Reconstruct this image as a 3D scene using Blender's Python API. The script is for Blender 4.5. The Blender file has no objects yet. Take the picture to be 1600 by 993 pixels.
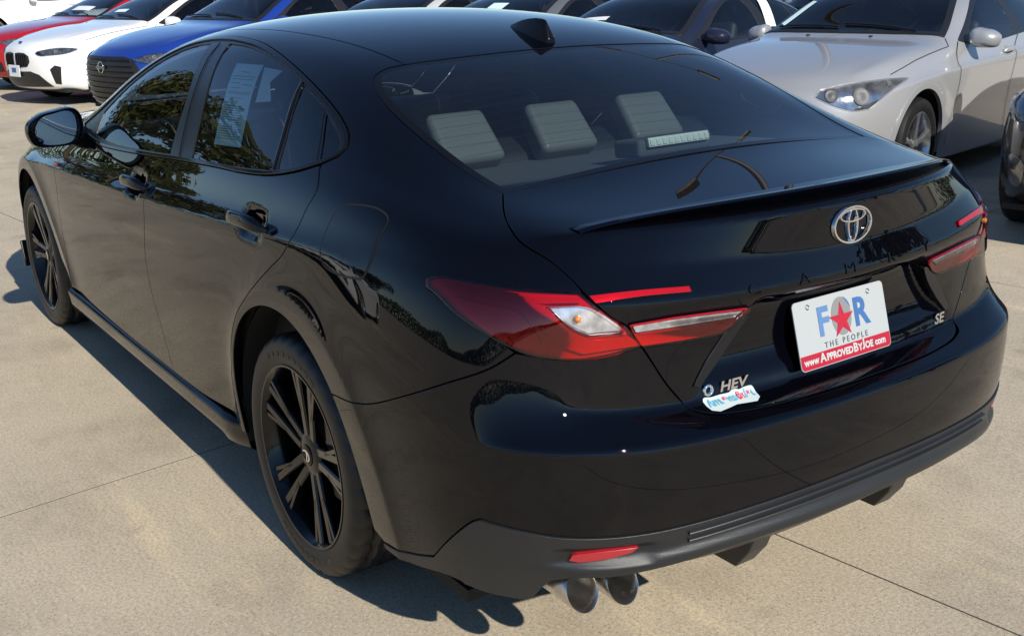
import bpy, bmesh, math, random
import numpy as np
from mathutils import Vector, Matrix, noise
from mathutils.geometry import delaunay_2d_cdt
from mathutils.bvhtree import BVHTree

random.seed(7)
scene = bpy.context.scene
COL = scene.collection
R = math.radians

# =====================================================================  CAMERA, SKY, SUN, EXPOSURE
# world axes: x = forward of the black saloon, y = its left, z = up, origin on the ground under its rear axle
CAM_POS = (-2.537, 1.942, 1.540)
YAW, PITCH, ROLL = -0.604, -0.304, -0.025
cam_data = bpy.data.cameras.new('camera')
cam = bpy.data.objects.new('camera', cam_data)
COL.objects.link(cam)
_f = Vector((math.cos(YAW)*math.cos(PITCH), math.sin(YAW)*math.cos(PITCH), math.sin(PITCH)))
_r0 = Vector((math.sin(YAW), -math.cos(YAW), 0.0))
_u0 = _r0.cross(_f)
_r = math.cos(ROLL)*_r0 + math.sin(ROLL)*_u0
_u = -math.sin(ROLL)*_r0 + math.cos(ROLL)*_u0
cam.matrix_world = Matrix(((_r.x, _u.x, -_f.x, CAM_POS[0]), (_r.y, _u.y, -_f.y, CAM_POS[1]),
                           (_r.z, _u.z, -_f.z, CAM_POS[2]), (0, 0, 0, 1)))
cam_data.sensor_width = 36.0
cam_data.lens = 38.88
cam_data.clip_start = 0.05
cam_data.clip_end = 2000.0
scene.camera = cam

SUN_DIR = Vector((-1.52, 0.075, 1.0)).normalized()        # towards the sun
world = bpy.data.worlds.new('World')
scene.world = world
world.use_nodes = True
_nt = world.node_tree
_sky = _nt.nodes.new('ShaderNodeTexSky')
_sky.sky_type = 'NISHITA'
_sky.sun_disc = False
_sky.sun_elevation = math.asin(SUN_DIR.z)
_sky.sun_rotation = math.atan2(SUN_DIR.x, SUN_DIR.y)
_sky.altitude = 2000
_sky.air_density = 1.15
_sky.dust_density = 0.0
_sky.ozone_density = 5.0
_nt.links.new(_sky.outputs[0], _nt.nodes['Background'].inputs[0])
_nt.nodes['Background'].inputs[1].default_value = 0.112

sun_data = bpy.data.lights.new('sun', 'SUN')
sun_data.energy = 5.0
sun_data.angle = R(0.53)
sun_data.color = (1.0, 0.945, 0.85)
sun = bpy.data.objects.new('sun', sun_data)
COL.objects.link(sun)
sun.rotation_euler = (-SUN_DIR).to_track_quat('-Z', 'Y').to_euler()
sun.location = SUN_DIR*30

scene.view_settings.view_transform = 'Standard'
scene.view_settings.look = 'None'
scene.view_settings.exposure = 0.20
scene.view_settings.gamma = 1.0
scene.view_settings.use_curve_mapping = False
scene.cycles.max_bounces = 10
scene.cycles.transparent_max_bounces = 24
scene.cycles.glossy_bounces = 6
scene.cycles.transmission_bounces = 8
scene.cycles.caustics_reflective = False
scene.cycles.caustics_refractive = False
scene.cycles.sample_clamp_indirect = 6.0
scene.cycles.use_denoising = True

# =====================================================================  MATERIALS
MATS = {}
def mat(name, color=(.5, .5, .5), rough=.5, metal=0., coat=0., coat_rough=.03, spec=.5, bump=0., bump_scale=200.,
        var=0., var_scale=6., emit=None):
    m = bpy.data.materials.new(name)
    m.use_nodes = True
    nt = m.node_tree
    b = nt.nodes['Principled BSDF']
    b.inputs['Base Color'].default_value = (*color, 1)
    b.inputs['Roughness'].default_value = rough
    b.inputs['Metallic'].default_value = metal
    b.inputs['Coat Weight'].default_value = coat
    b.inputs['Coat Roughness'].default_value = coat_rough
    b.inputs['Specular IOR Level'].default_value = spec
    if emit:
        b.inputs['Emission Color'].default_value = (*emit[0], 1)
        b.inputs['Emission Strength'].default_value = emit[1]
    if bump or var:
        tc = nt.nodes.new('ShaderNodeTexCoord')
        if bump:
            n = nt.nodes.new('ShaderNodeTexNoise')
            n.inputs['Scale'].default_value = bump_scale
            n.inputs['Detail'].default_value = 3
            bp = nt.nodes.new('ShaderNodeBump')
            bp.inputs['Strength'].default_value = bump
            bp.inputs['Distance'].default_value = .002
            nt.links.new(tc.outputs['Object'], n.inputs['Vector'])
            nt.links.new(n.outputs['Fac'], bp.inputs['Height'])
            nt.links.new(bp.outputs[0], b.inputs['Normal'])
        if var:
            n = nt.nodes.new('ShaderNodeTexNoise')
            n.inputs['Scale'].default_value = var_scale
            n.inputs['Detail'].default_value = 5
            r = nt.nodes.new('ShaderNodeMapRange')
            r.inputs['From Min'].default_value = .3
            r.inputs['From Max'].default_value = .7
            r.inputs['To Min'].default_value = 1-var
            r.inputs['To Max'].default_value = 1+var
            mx = nt.nodes.new('ShaderNodeVectorMath')
            mx.operation = 'SCALE'
            mx.inputs[0].default_value = color
            nt.links.new(tc.outputs['Object'], n.inputs['Vector'])
            nt.links.new(n.outputs['Fac'], r.inputs['Value'])
            nt.links.new(r.outputs[0], mx.inputs['Scale'])
            nt.links.new(mx.outputs[0], b.inputs['Base Color'])
    MATS[name] = m
    return m

def paint(name, color, metal=.0, rough=.3, flake=0., dust=.0, ior=1.45, spec=.12):
    """car paint: pigmented base with fine flakes under a clear coat, a thin film of dust on top"""
    m = mat(name, color, rough, metal, coat=1., coat_rough=.006, spec=spec)
    nt = m.node_tree
    b = nt.nodes['Principled BSDF']
    b.inputs['Coat IOR'].default_value = ior
    tc = nt.nodes.new('ShaderNodeTexCoord')
    if flake:
        v = nt.nodes.new('ShaderNodeTexVoronoi')
        v.inputs['Scale'].default_value = 1400
        nt.links.new(tc.outputs['Object'], v.inputs['Vector'])
        mx = nt.nodes.new('ShaderNodeMix')
        mx.data_type = 'VECTOR'
        mx.inputs['Factor'].default_value = flake
        geo = nt.nodes.new('ShaderNodeNewGeometry')
        sub = nt.nodes.new('ShaderNodeVectorMath'); sub.operation = 'SUBTRACT'
        sub.inputs[1].default_value = (.5, .5, .5)
        add = nt.nodes.new('ShaderNodeVectorMath'); add.operation = 'MULTIPLY_ADD'
        add.inputs[1].default_value = (flake, flake, flake)
        nrm = nt.nodes.new('ShaderNodeVectorMath'); nrm.operation = 'NORMALIZE'
        nt.links.new(v.outputs['Color'], sub.inputs[0])
        nt.links.new(sub.outputs[0], add.inputs[0])
        nt.links.new(geo.outputs['Normal'], add.inputs[2])
        nt.links.new(add.outputs[0], nrm.inputs[0])
        nt.links.new(nrm.outputs[0], b.inputs['Normal'])
    if dust:
        n = nt.nodes.new('ShaderNodeTexNoise')
        n.inputs['Scale'].default_value = 2.5
        n.inputs['Detail'].default_value = 8
        n.inputs['Roughness'].default_value = .7
        sp = nt.nodes.new('ShaderNodeTexNoise')
        sp.inputs['Scale'].default_value = 90
        sp.inputs['Detail'].default_value = 2
        r2 = nt.nodes.new('ShaderNodeMapRange')
        r2.inputs['From Min'].default_value = .68
        r2.inputs['From Max'].default_value = .8
        r2.inputs['To Max'].default_value = dust*3
        r = nt.nodes.new('ShaderNodeMapRange')
        r.inputs['From Min'].default_value = .35
        r.inputs['From Max'].default_value = .75
        r.inputs['To Min'].default_value = dust*.25
        r.inputs['To Max'].default_value = dust
        ad = nt.nodes.new('ShaderNodeMath'); ad.operation = 'ADD'
        df = nt.nodes.new('ShaderNodeBsdfDiffuse')
        df.inputs['Color'].default_value = (.42, .36, .28, 1)
        ms = nt.nodes.new('ShaderNodeMixShader')
        out = nt.nodes['Material Output']
        for q in (n, sp):
            nt.links.new(tc.outputs['Object'], q.inputs['Vector'])
        nt.links.new(n.outputs['Fac'], r.inputs['Value'])
        nt.links.new(sp.outputs['Fac'], r2.inputs['Value'])
        nt.links.new(r.outputs[0], ad.inputs[0])
        nt.links.new(r2.outputs[0], ad.inputs[1])
        nt.links.new(ad.outputs[0], ms.inputs[0])
        nt.links.new(b.outputs[0], ms.inputs[1])
        nt.links.new(df.outputs[0], ms.inputs[2])
        nt.links.new(ms.outputs[0], out.inputs['Surface'])
    return m

def glass(name, tint, rough=.0, dust=.0, lines=None, ior=1.5):
    """thin pane: tinted see-through with a Fresnel mirror on it"""
    m = bpy.data.materials.new(name)
    m.use_nodes = True
    nt = m.node_tree
    for n in list(nt.nodes):
        if n.type == 'BSDF_PRINCIPLED':
            nt.nodes.remove(n)
    out = nt.nodes['Material Output']
    tr = nt.nodes.new('ShaderNodeBsdfTransparent'); tr.inputs[0].default_value = (*tint, 1)
    gl = nt.nodes.new('ShaderNodeBsdfGlossy'); gl.inputs['Roughness'].default_value = rough
    gl.inputs['Color'].default_value = (1, 1, 1, 1)
    fr = nt.nodes.new('ShaderNodeFresnel'); fr.inputs['IOR'].default_value = ior
    mx = nt.nodes.new('ShaderNodeMixShader')
    nt.links.new(fr.outputs[0], mx.inputs[0])
    nt.links.new(tr.outputs[0], mx.inputs[1])
    nt.links.new(gl.outputs[0], mx.inputs[2])
    last = mx
    if dust:
        tc = nt.nodes.new('ShaderNodeTexCoord')
        n = nt.nodes.new('ShaderNodeTexNoise'); n.inputs['Scale'].default_value = 7; n.inputs['Detail'].default_value = 8
        r = nt.nodes.new('ShaderNodeMapRange')
        r.inputs['From Min'].default_value = .3; r.inputs['From Max'].default_value = .75
        r.inputs['To Min'].default_value = dust*.3; r.inputs['To Max'].default_value = dust
        df = nt.nodes.new('ShaderNodeBsdfDiffuse'); df.inputs[0].default_value = (.45, .42, .38, 1)
        m2 = nt.nodes.new('ShaderNodeMixShader')
        nt.links.new(tc.outputs['Object'], n.inputs['Vector'])
        nt.links.new(n.outputs['Fac'], r.inputs['Value'])
        nt.links.new(r.outputs[0], m2.inputs[0])
        nt.links.new(mx.outputs[0], m2.inputs[1])
        nt.links.new(df.outputs[0], m2.inputs[2])
        last = m2
    nt.links.new(last.outputs[0], out.inputs['Surface'])
    MATS[name] = m
    return m

BLACK = paint('black_paint', (.0010, .0012, .0026), .0, .35, flake=.10, dust=.0008, ior=1.42, spec=.0)
GLOSS = mat('gloss_black_plastic', (.004, .004, .005), .06, spec=.25)
SATIN = mat('satin_black_trim', (.008, .008, .010), .28, spec=.35)
LINER = mat('black_liner', (.006, .006, .006), .8)
CLAD = mat('grey_cladding', (.013, .0142, .0165), .38, bump=.25, bump_scale=900, var=.12)
RUBBER = mat('tyre_rubber', (.009, .0087, .0085), .50, bump=.2, bump_scale=160, var=.25, var_scale=20)
RIM = mat('black_rim', (.003, .003, .003), .16, coat=.15, coat_rough=.05, spec=.35, var=.2, var_scale=30)
STEEL = mat('brake_steel', (.30, .29, .28), .35, 1., var=.2, var_scale=40)
CHROME = mat('chrome', (.85, .86, .88), .06, 1.)
EXH = mat('polished_exhaust', (.60, .57, .53), .30, 1., var=.25, var_scale=30)
SOOT = mat('exhaust_soot', (.22, .21, .195), .55, .5)
GLASS = glass('tinted_glass', (.88, .94, .94), dust=.003, ior=1.5)
GLASS_BACK = glass('rear_glass', (.56, .65, .66), dust=.008, ior=1.56)
MIRROR = mat('mirror_glass', (.55, .60, .66), .01, 1.)
RED = mat('red_lens_body', (.64, .010, .045), .12, coat=1., coat_rough=.01)
RED_DARK = mat('dark_red_housing', (.52, .009, .042), .25, coat=1., coat_rough=.02)
RED_GUIDE = mat('red_light_guide', (.58, .010, .045), .18, coat=1.)
LENS_RED = glass('red_cover_lens', (.86, .07, .14), ior=1.6)
LENS_CLEAR = glass('clear_cover_lens', (.95, .95, .96))
SILVER = mat('silver_reflector', (.72, .73, .75), .25, .7, bump=.5, bump_scale=40, var=.35, var_scale=45)
AMBER = mat('amber_bulb', (.85, .28, .03), .15, coat=1.)
REFLECTOR = mat('red_reflector', (.35, .012, .02), .25, coat=.8)
WHITE = mat('white_plate', (0.3700, 0.3922, 0.3996), .40)
PRED = mat('plate_red', (0.3700, 0.0059, 0.0259), .40)
PBLUE = mat('plate_blue', (0.0407, 0.1221, 0.3108), .4)
PBLUE2 = mat('plate_blue_light', (0.0888, 0.1850, 0.3700), .4)
PGREY = mat('plate_grey', (0.1998, 0.2072, 0.2109), .4)
PDARK = mat('plate_dark_text', (.05, .07, .07), .4)
PWHITE = mat('plate_white_text', (0.4440, 0.4440, 0.4440), .4)
PAPER = mat('pale_green_paper', (.70, .90, .87), .6)
INK = mat('paper_ink', (.22, .34, .33), .6)
SEAT_G = mat('grey_leather', (.30, .31, .31), .5, bump=.3, bump_scale=300)
SEAT_D = mat('dark_leather', (.018, .018, .021), .55, bump=.3, bump_scale=300)
SHELF = mat('dark_felt', (.10, .105, .115), .9, bump=.4, bump_scale=700)
LED = mat('brake_light_lens', (.80, .86, .84), .2, coat=1.)
SHEET = mat('white_sheet', (.80, .82, .82), .5)
SEAT_R = mat('ribbed_grey_leather', (.15, .158, .162), .5)
_n = SEAT_R.node_tree
_w = _n.nodes.new('ShaderNodeTexWave'); _w.wave_profile = 'SAW'; _w.bands_direction = 'Z'; _w.inputs['Scale'].default_value = 14
_t = _n.nodes.new('ShaderNodeTexCoord'); _b = _n.nodes.new('ShaderNodeBump'); _b.inputs['Strength'].default_value = .5; _b.inputs['Distance'].default_value = .004
_n.links.new(_t.outputs['Object'], _w.inputs['Vector']); _n.links.new(_w.outputs['Fac'], _b.inputs['Height']); _n.links.new(_b.outputs[0], _n.nodes['Principled BSDF'].inputs['Normal'])
ORANGE = mat('orange_marker', (.8, .10, .02), .3)

# =====================================================================  HELPERS
def link(o, parent=None):
    COL.objects.link(o)
    if parent is not None:
        o.parent = parent
    return o

def obj(name, verts, faces, material, parent=None, smooth=True, normals=None, sharp=None):
    me = bpy.data.meshes.new(name)
    me.from_pydata([tuple(v) for v in verts], [], [tuple(f) for f in faces], shade_flat=not smooth)
    me.update()
    if isinstance(material, (list, tuple)):
        for m_ in material:
            me.materials.append(m_)
    elif material is not None:
        me.materials.append(material)
    if normals is not None:
        me.normals_split_custom_set_from_vertices([tuple(n) for n in normals])
    elif sharp is not None and smooth:
        me.set_sharp_from_angle(angle=R(sharp))
    return link(bpy.data.objects.new(name, me), parent)

def empty(name, loc=(0, 0, 0), rz=0.):
    o = bpy.data.objects.new(name, None)
    o.empty_display_size = .2
    o.location = loc
    o.rotation_euler = (0, 0, rz)
    return link(o)

def tag(o, label=None, cat=None, group=None, kind=None):
    if label: o['label'] = label
    if cat: o['category'] = cat
    if group: o['group'] = group
    if kind: o['kind'] = kind
    return o

def copy_tree(o, parent=None):
    c = o.copy()
    COL.objects.link(c)
    c.parent = parent
    for ch in list(o.children):
        copy_tree(ch, c)
    return c

class MB:
    """collects simple shapes into one mesh"""
    def __init__(s):
        s.v = []; s.f = []
    def add(s, v, f):
        n = len(s.v); s.v += [tuple(p) for p in v]; s.f += [tuple(i+n for i in q) for q in f]; return s
    def box(s, c, d, rot=None, taper=None):
        hx, hy, hz = d[0]/2, d[1]/2, d[2]/2
        vs = []
        for sz in (-1, 1):
            k = (taper if (taper and sz > 0) else (1, 1))
            for sx, sy in ((-1, -1), (1, -1), (1, 1), (-1, 1)):
                p = Vector((sx*hx*k[0], sy*hy*k[1], sz*hz))
                if rot is not None: p = rot @ p
                vs.append(p+Vector(c))
        return s.add(vs, [(3, 2, 1, 0), (4, 5, 6, 7), (0, 1, 5, 4), (1, 2, 6, 5), (2, 3, 7, 6), (3, 0, 4, 7)])
    def tube(s, pts, rad, n=10, cap=True):
        pts = [Vector(p) for p in pts]
        rings = []
        up = Vector((0, 0, 1))
        for i, p in enumerate(pts):
            t = (pts[min(i+1, len(pts)-1)]-pts[max(i-1, 0)]).normalized()
            a = t.cross(up)
            if a.length < 1e-3: a = t.cross(Vector((1, 0, 0)))
            a.normalize(); b = t.cross(a)
            r = rad[i] if isinstance(rad, (list, tuple)) else rad
            rings.append([p+r*(math.cos(2*math.pi*k/n)*a+math.sin(2*math.pi*k/n)*b) for k in range(n)])
        v = [q for r in rings for q in r]
        f = [(i*n+k, i*n+(k+1) % n, (i+1)*n+(k+1) % n, (i+1)*n+k) for i in range(len(pts)-1) for k in range(n)]
        if cap:
            f.append(tuple(range(n-1, -1, -1))); f.append(tuple((len(pts)-1)*n+k for k in range(n)))
        return s.add(v, f)
    def revolve_y(s, prof, n=64, c=(0, 0, 0), closed=False):
        """prof: (radius, y); turned round the y axis"""
        v = []; m = len(prof)
        for k in range(n):
            a = 2*math.pi*k/n
            for r, y in prof: v.append((c[0]+r*math.cos(a), c[1]+y, c[2]+r*math.sin(a)))
        f = []
        mm = m if closed else m-1
        for k in range(n):
            k2 = (k+1) % n
            for j in range(mm):
                j2 = (j+1) % m
                f.append((k*m+j, k*m+j2, k2*m+j2, k2*m+j))
        return s.add(v, f)
    def build(s, name, material, parent=None, smooth=True, sharp=35, bevel=0., seg=2):
        o = obj(name, s.v, s.f, material, parent, smooth, sharp=sharp if smooth else None)
        if bevel:
            b = o.modifiers.new('bevel', 'BEVEL'); b.width = bevel; b.segments = seg; b.limit_method = 'ANGLE'
            b.angle_limit = R(30)
            o.modifiers.new('wn', 'WEIGHTED_NORMAL')
        return o

def crom(pts, n=8, closed=False):
    """Catmull-Rom through the points (centripetal), any dimension"""
    P = [np.array(p, float) for p in pts]
    if closed: P = [P[-1]]+P+[P[0], P[1]]
    else: P = [2*P[0]-P[1]]+P+[2*P[-1]-P[-2]]
    out = []
    for i in range(1, len(P)-2):
        p0, p1, p2, p3 = P[i-1:i+3]
        t0 = 0; t1 = t0+max(np.linalg.norm(p1-p0), 1e-6)**.5; t2 = t1+max(np.linalg.norm(p2-p1), 1e-6)**.5
        t3 = t2+max(np.linalg.norm(p3-p2), 1e-6)**.5
        for t in np.linspace(t1, t2, n, endpoint=False):
            A1 = (t1-t)/(t1-t0)*p0+(t-t0)/(t1-t0)*p1; A2 = (t2-t)/(t2-t1)*p1+(t-t1)/(t2-t1)*p2
            A3 = (t3-t)/(t3-t2)*p2+(t-t2)/(t3-t2)*p3
            B1 = (t2-t)/(t2-t0)*A1+(t-t0)/(t2-t0)*A2; B2 = (t3-t)/(t3-t1)*A2+(t-t1)/(t3-t1)*A3
            out.append((t2-t)/(t2-t1)*B1+(t-t1)/(t2-t1)*B2)
    if not closed: out.append(P[-2])
    return [tuple(p) for p in out]

def inside(poly, q):
    """poly (n,2), q (m,2) -> bool (m)"""
    x, y = q[:, 0], q[:, 1]; c = np.zeros(len(q), bool)
    px, py = poly[:, 0], poly[:, 1]; jx, jy = np.roll(px, 1), np.roll(py, 1)
    for a, b, d, e in zip(px, py, jx, jy):
        if b == e: continue
        c ^= ((b > y) != (e > y)) & (x < (d-a)*(y-b)/(e-b)+a)
    return c

def resample(poly, sp):
    poly = np.array(poly, float); out = []
    for a, b in zip(poly, np.roll(poly, -1, 0)):
        L = np.linalg.norm(b-a)
        if L < 1e-5: continue
        n = max(1, int(round(L/sp)))
        for k in range(n): out.append(a+(b-a)*k/n)
    out = np.array(out)
    keep = [0]
    for i in range(1, len(out)):
        if np.linalg.norm(out[i]-out[keep[-1]]) > sp*.3: keep.append(i)
    if np.linalg.norm(out[keep[-1]]-out[0]) < sp*.3: keep.pop()
    return out[keep]

def area2(p):
    return .5*np.sum(p[:, 0]*np.roll(p[:, 1], -1)-np.roll(p[:, 0], -1)*p[:, 1])

def shrink(p, d):
    """offset a CCW polygon inwards"""
    e0 = p-np.roll(p, 1, 0); e1 = np.roll(p, -1, 0)-p
    e0 /= np.linalg.norm(e0, axis=1)[:, None]+1e-12; e1 /= np.linalg.norm(e1, axis=1)[:, None]+1e-12
    n0 = np.stack([-e0[:, 1], e0[:, 0]], 1); n1 = np.stack([-e1[:, 1], e1[:, 0]], 1)
    n = n0+n1; n /= np.linalg.norm(n, axis=1)[:, None]+1e-12
    k = np.clip((n*n0).sum(1), .5, 1)
    return p+n*(d/k)[:, None]

class Par:
    """parallel projection along D (D points out of the body)"""
    def __init__(s, D):
        s.D = np.array(Vector(D).normalized())
        up = np.array([0, 0, 1.]) if abs(s.D[2]) < .9 else np.array([1., 0, 0])
        s.e1 = np.cross(up, s.D); s.e1 /= np.linalg.norm(s.e1); s.e2 = np.cross(s.D, s.e1)
    def to2(s, P):
        P = np.atleast_2d(np.array(P, float)); return np.stack([P@s.e1, P@s.e2], 1)
    def ray(s, q):
        return s.e1*q[0]+s.e2*q[1]+s.D*4, -s.D
class Cyl:
    """outwards from an upright axis at x=xa; u = angle * rad, v = z"""
    def __init__(s, xa, rad=.85, back=True):
        s.xa, s.rad, s.k = xa, rad, (-1 if back else 1)
    def to2(s, P):
        P = np.atleast_2d(np.array(P, float))
        return np.stack([np.arctan2(s.k*P[:, 1], s.k*(P[:, 0]-s.xa))*s.rad, P[:, 2]], 1)
    def ray(s, q):
        th = q[0]/s.rad; d = np.array([s.k*math.cos(th), s.k*math.sin(th), 0.])
        return np.array([s.xa, 0, q[1]])+d*6, -d
SIDE, TOP = Par((0, 1, 0)), Par((0, 0, 1))

# =====================================================================  SALOON BODY SURFACE
# ---------- body cage of a saloon (half, y>=0), x forward, origin on the ground under the rear axle
XS=[3.30,3.0,2.6,2.25,1.75,1.35,.9,.5,.1,-.2,-.45,-.65,-.80]
BY=[ # r0..r9, y per side column
 [.68,.78,.78,.78,.78,.78,.78,.78,.80,.80,.79,.77,.71],
 [.81,.88,.875,.87,.87,.87,.87,.87,.875,.885,.89,.875,.83],
 [.845,.91,.895,.88,.88,.88,.88,.88,.89,.91,.915,.90,.86],
 [.86,.922,.91,.895,.893,.893,.893,.895,.905,.925,.93,.912,.87],
 [.862,.925,.918,.91,.91,.91,.91,.912,.918,.928,.932,.915,.875],
 [.85,.915,.917,.915,.918,.918,.918,.918,.922,.930,.930,.906,.860],
 [.83,.90,.912,.914,.917,.918,.918,.918,.913,.900,.882,.860,.826],
 [.79,.865,.880,.880,.882,.884,.885,.886,.885,.877,.859,.838,.792],
 [.71,.79,.82,.845,.852,.855,.857,.857,.854,.846,.830,.800,.735],
 [.65,.73,.76,.79,.80,.80,.80,.795,.785,.778,.762,.735,.68]]
BZ=[
 [.18,.16,.16,.16,.16,.16,.16,.16,.17,.18,.19,.20,.20],
 [.20,.18,.18,.18,.18,.18,.18,.18,.19,.21,.235,.25,.255],
 [.30,.29,.29,.29,.29,.29,.29,.29,.30,.32,.345,.365,.38],
 [.42,.43,.43,.43,.43,.43,.43,.43,.44,.46,.48,.49,.50],
 [.53,.56,.57,.58,.58,.58,.58,.58,.59,.60,.615,.63,.64],
 [.62,.68,.70,.71,.72,.725,.73,.74,.75,.75,.745,.735,.72],
 [.72,.77,.80,.818,.84,.857,.878,.900,.922,.936,.935,.92,.895],
 [.75,.80,.83,.848,.87,.888,.91,.932,.955,.972,.975,.96,.935],
 [.83,.885,.925,.955,.98,.992,1.005,1.03,1.055,1.068,1.052,1.022,1.0],
 [.87,.925,.965,.985,1.085,1.10,1.12,1.135,1.143,1.122,1.077,1.037,1.03]]
TY=[ # r10..r14 per side column 0..K ; first and last replaced by the wrap
 None,
 [.66,.56,.40,.20,0],[.70,.60,.42,.2,0],[.72,.62,.45,.22,0],[.74,.665,.50,.24,0],[.735,.66,.55,.28,0],[.735,.655,.54,.28,0],
 [.73,.65,.54,.28,0],[.72,.635,.51,.27,0],[.71,.62,.50,.26,0],[.69,.60,.47,.25,0],[.665,.56,.43,.22,0],None]
TZ=[None,
 [.94,.945,.95,.955,.955],[.985,.995,1.0,1.005,1.005],[1.0,1.01,1.02,1.03,1.03],[1.185,1.24,1.28,1.30,1.306],[1.21,1.312,1.367,1.404,1.413],
 [1.235,1.340,1.397,1.426,1.435],[1.245,1.335,1.383,1.413,1.421],[1.235,1.301,1.338,1.361,1.369],[1.18,1.213,1.235,1.258,1.268],
 [1.10,1.110,1.125,1.152,1.163],[1.058,1.065,1.076,1.091,1.097],None]
RW=[ # rear wrap R1..R5 per row (x,y,z)
 [(-.84,.62,.20),(-.94,.48,.20),(-.99,.33,.20),(-1.01,.165,.20),(-1.02,0,.20)],
 [(-.905,.72,.255),(-1.005,.55,.26),(-1.05,.36,.265),(-1.07,.18,.27),(-1.075,0,.27)],
 [(-.955,.765,.385),(-1.055,.575,.39),(-1.10,.365,.39),(-1.12,.18,.39),(-1.125,0,.39)],
 [(-.965,.79,.51),(-1.068,.59,.51),(-1.11,.37,.51),(-1.13,.18,.51),(-1.135,0,.51)],
 [(-.965,.79,.648),(-1.065,.59,.640),(-1.105,.37,.642),(-1.12,.18,.645),(-1.125,0,.646)],
 [(-.922,.735,.705),(-.985,.555,.685),(-1.012,.37,.678),(-1.027,.18,.675),(-1.032,0,.674)],
 [(-.920,.715,.83),(-.976,.55,.825),(-.995,.37,.82),(-1.008,.18,.82),(-1.013,0,.82)],
 [(-.92,.705,.925),(-.985,.545,.910),(-1.025,.37,.90),(-1.046,.18,.895),(-1.052,0,.893)],
 [(-.892,.648,.985),(-.955,.51,.975),(-.998,.34,.967),(-1.022,.17,.962),(-1.030,0,.958)],
 [(-.868,.60,1.043),(-.938,.46,1.050),(-.988,.31,1.054),(-1.016,.155,1.056),(-1.026,0,1.057)]]
FW=[
 [(3.42,.5,.2),(3.5,.38,.2),(3.55,.26,.2),(3.57,.13,.2),(3.58,0,.2)],
 [(3.50,.64,.2),(3.60,.48,.2),(3.66,.32,.2),(3.69,.16,.2),(3.70,0,.2)],
 [(3.54,.68,.30),(3.66,.51,.30),(3.72,.34,.3),(3.75,.17,.3),(3.76,0,.3)],
 [(3.56,.70,.42),(3.68,.53,.42),(3.74,.35,.42),(3.77,.17,.42),(3.78,0,.42)],
 [(3.56,.70,.53),(3.69,.53,.53),(3.75,.35,.53),(3.78,.17,.53),(3.79,0,.53)],
 [(3.55,.70,.62),(3.69,.53,.62),(3.75,.35,.62),(3.78,.17,.62),(3.79,0,.62)],
 [(3.54,.68,.70),(3.67,.52,.69),(3.74,.35,.69),(3.77,.17,.69),(3.78,0,.69)],
 [(3.52,.66,.74),(3.65,.50,.73),(3.72,.34,.73),(3.75,.17,.73),(3.76,0,.73)],
 [(3.46,.61,.79),(3.58,.47,.78),(3.65,.32,.78),(3.68,.16,.78),(3.69,0,.78)],
 [(3.40,.56,.835),(3.50,.43,.835),(3.56,.3,.835),(3.59,.15,.835),(3.60,0,.835)]]
def cage():
    V=[];idx={}
    def add(k,p):
        idx[k]=len(V);V.append(p)
    nC=len(XS);K=nC-1
    cols=[('F',5),('F',4),('F',3),('F',2),('F',1)]+[('C',i) for i in range(nC)]+[('R',j) for j in range(1,6)]
    for c,(t,i) in enumerate(cols):
        for r in range(10):
            if t=='C': p=(XS[i],BY[r][i],BZ[r][i])
            elif t=='R': p=RW[r][i-1]
            else: p=FW[r][i-1]
            add((t,i,r),p)
    for i in range(1,K):
        for j in range(5): add(('C',i,10+j),(XS[i],TY[i][j],TZ[i][j]))
    for j in range(5):
        idx[('C',0,10+j)]=idx[('F',j+1,9)]; idx[('C',K,10+j)]=idx[('R',j+1,9)]
    F=[]
    for c in range(len(cols)-1):
        a,b=cols[c],cols[c+1]
        for r in range(9): F.append((idx[a+(r,)],idx[b+(r,)],idx[b+(r+1,)],idx[a+(r+1,)]))
    for i in range(K):
        for r in range(9,14): F.append((idx[('C',i,r)],idx[('C',i+1,r)],idx[('C',i+1,r+1)],idx[('C',i,r+1)]))
    cre={}
    def crease(seq,w):
        for a,b in zip(seq,seq[1:]): cre[(idx[a],idx[b])]=w
    return V,F,cre,idx,crease,cols
def mirror_cage(V,F,cre):
    n=len(V);M={};W=list(V)
    for i,p in enumerate(V):
        if abs(p[1])<1e-6:M[i]=i
        else: M[i]=len(W);W.append((p[0],-p[1],p[2]))
    G=list(F)+[tuple(M[i] for i in reversed(f)) for f in F]
    C=dict(cre)
    for (a,b),w in cre.items(): C[(M[a],M[b])]=w
    return W,G,C

def cage_creases(crease):
    side = [('C', i) for i in range(13)]; rear = [('C', 12)]+[('R', j) for j in range(1, 6)]
    crease([c+(6,) for c in side[:11]], .45)
    crease([c+(4,) for c in rear], .97)
    crease([c+(8,) for c in rear[1:]], .75)
    crease([c+(5,) for c in rear[1:]], .6)
    crease([c+(7,) for c in rear[1:]], .5)
    crease([c+(1,) for c in side+rear[1:]], .6)
    crease([c+(9,) for c in rear], .6)

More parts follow.
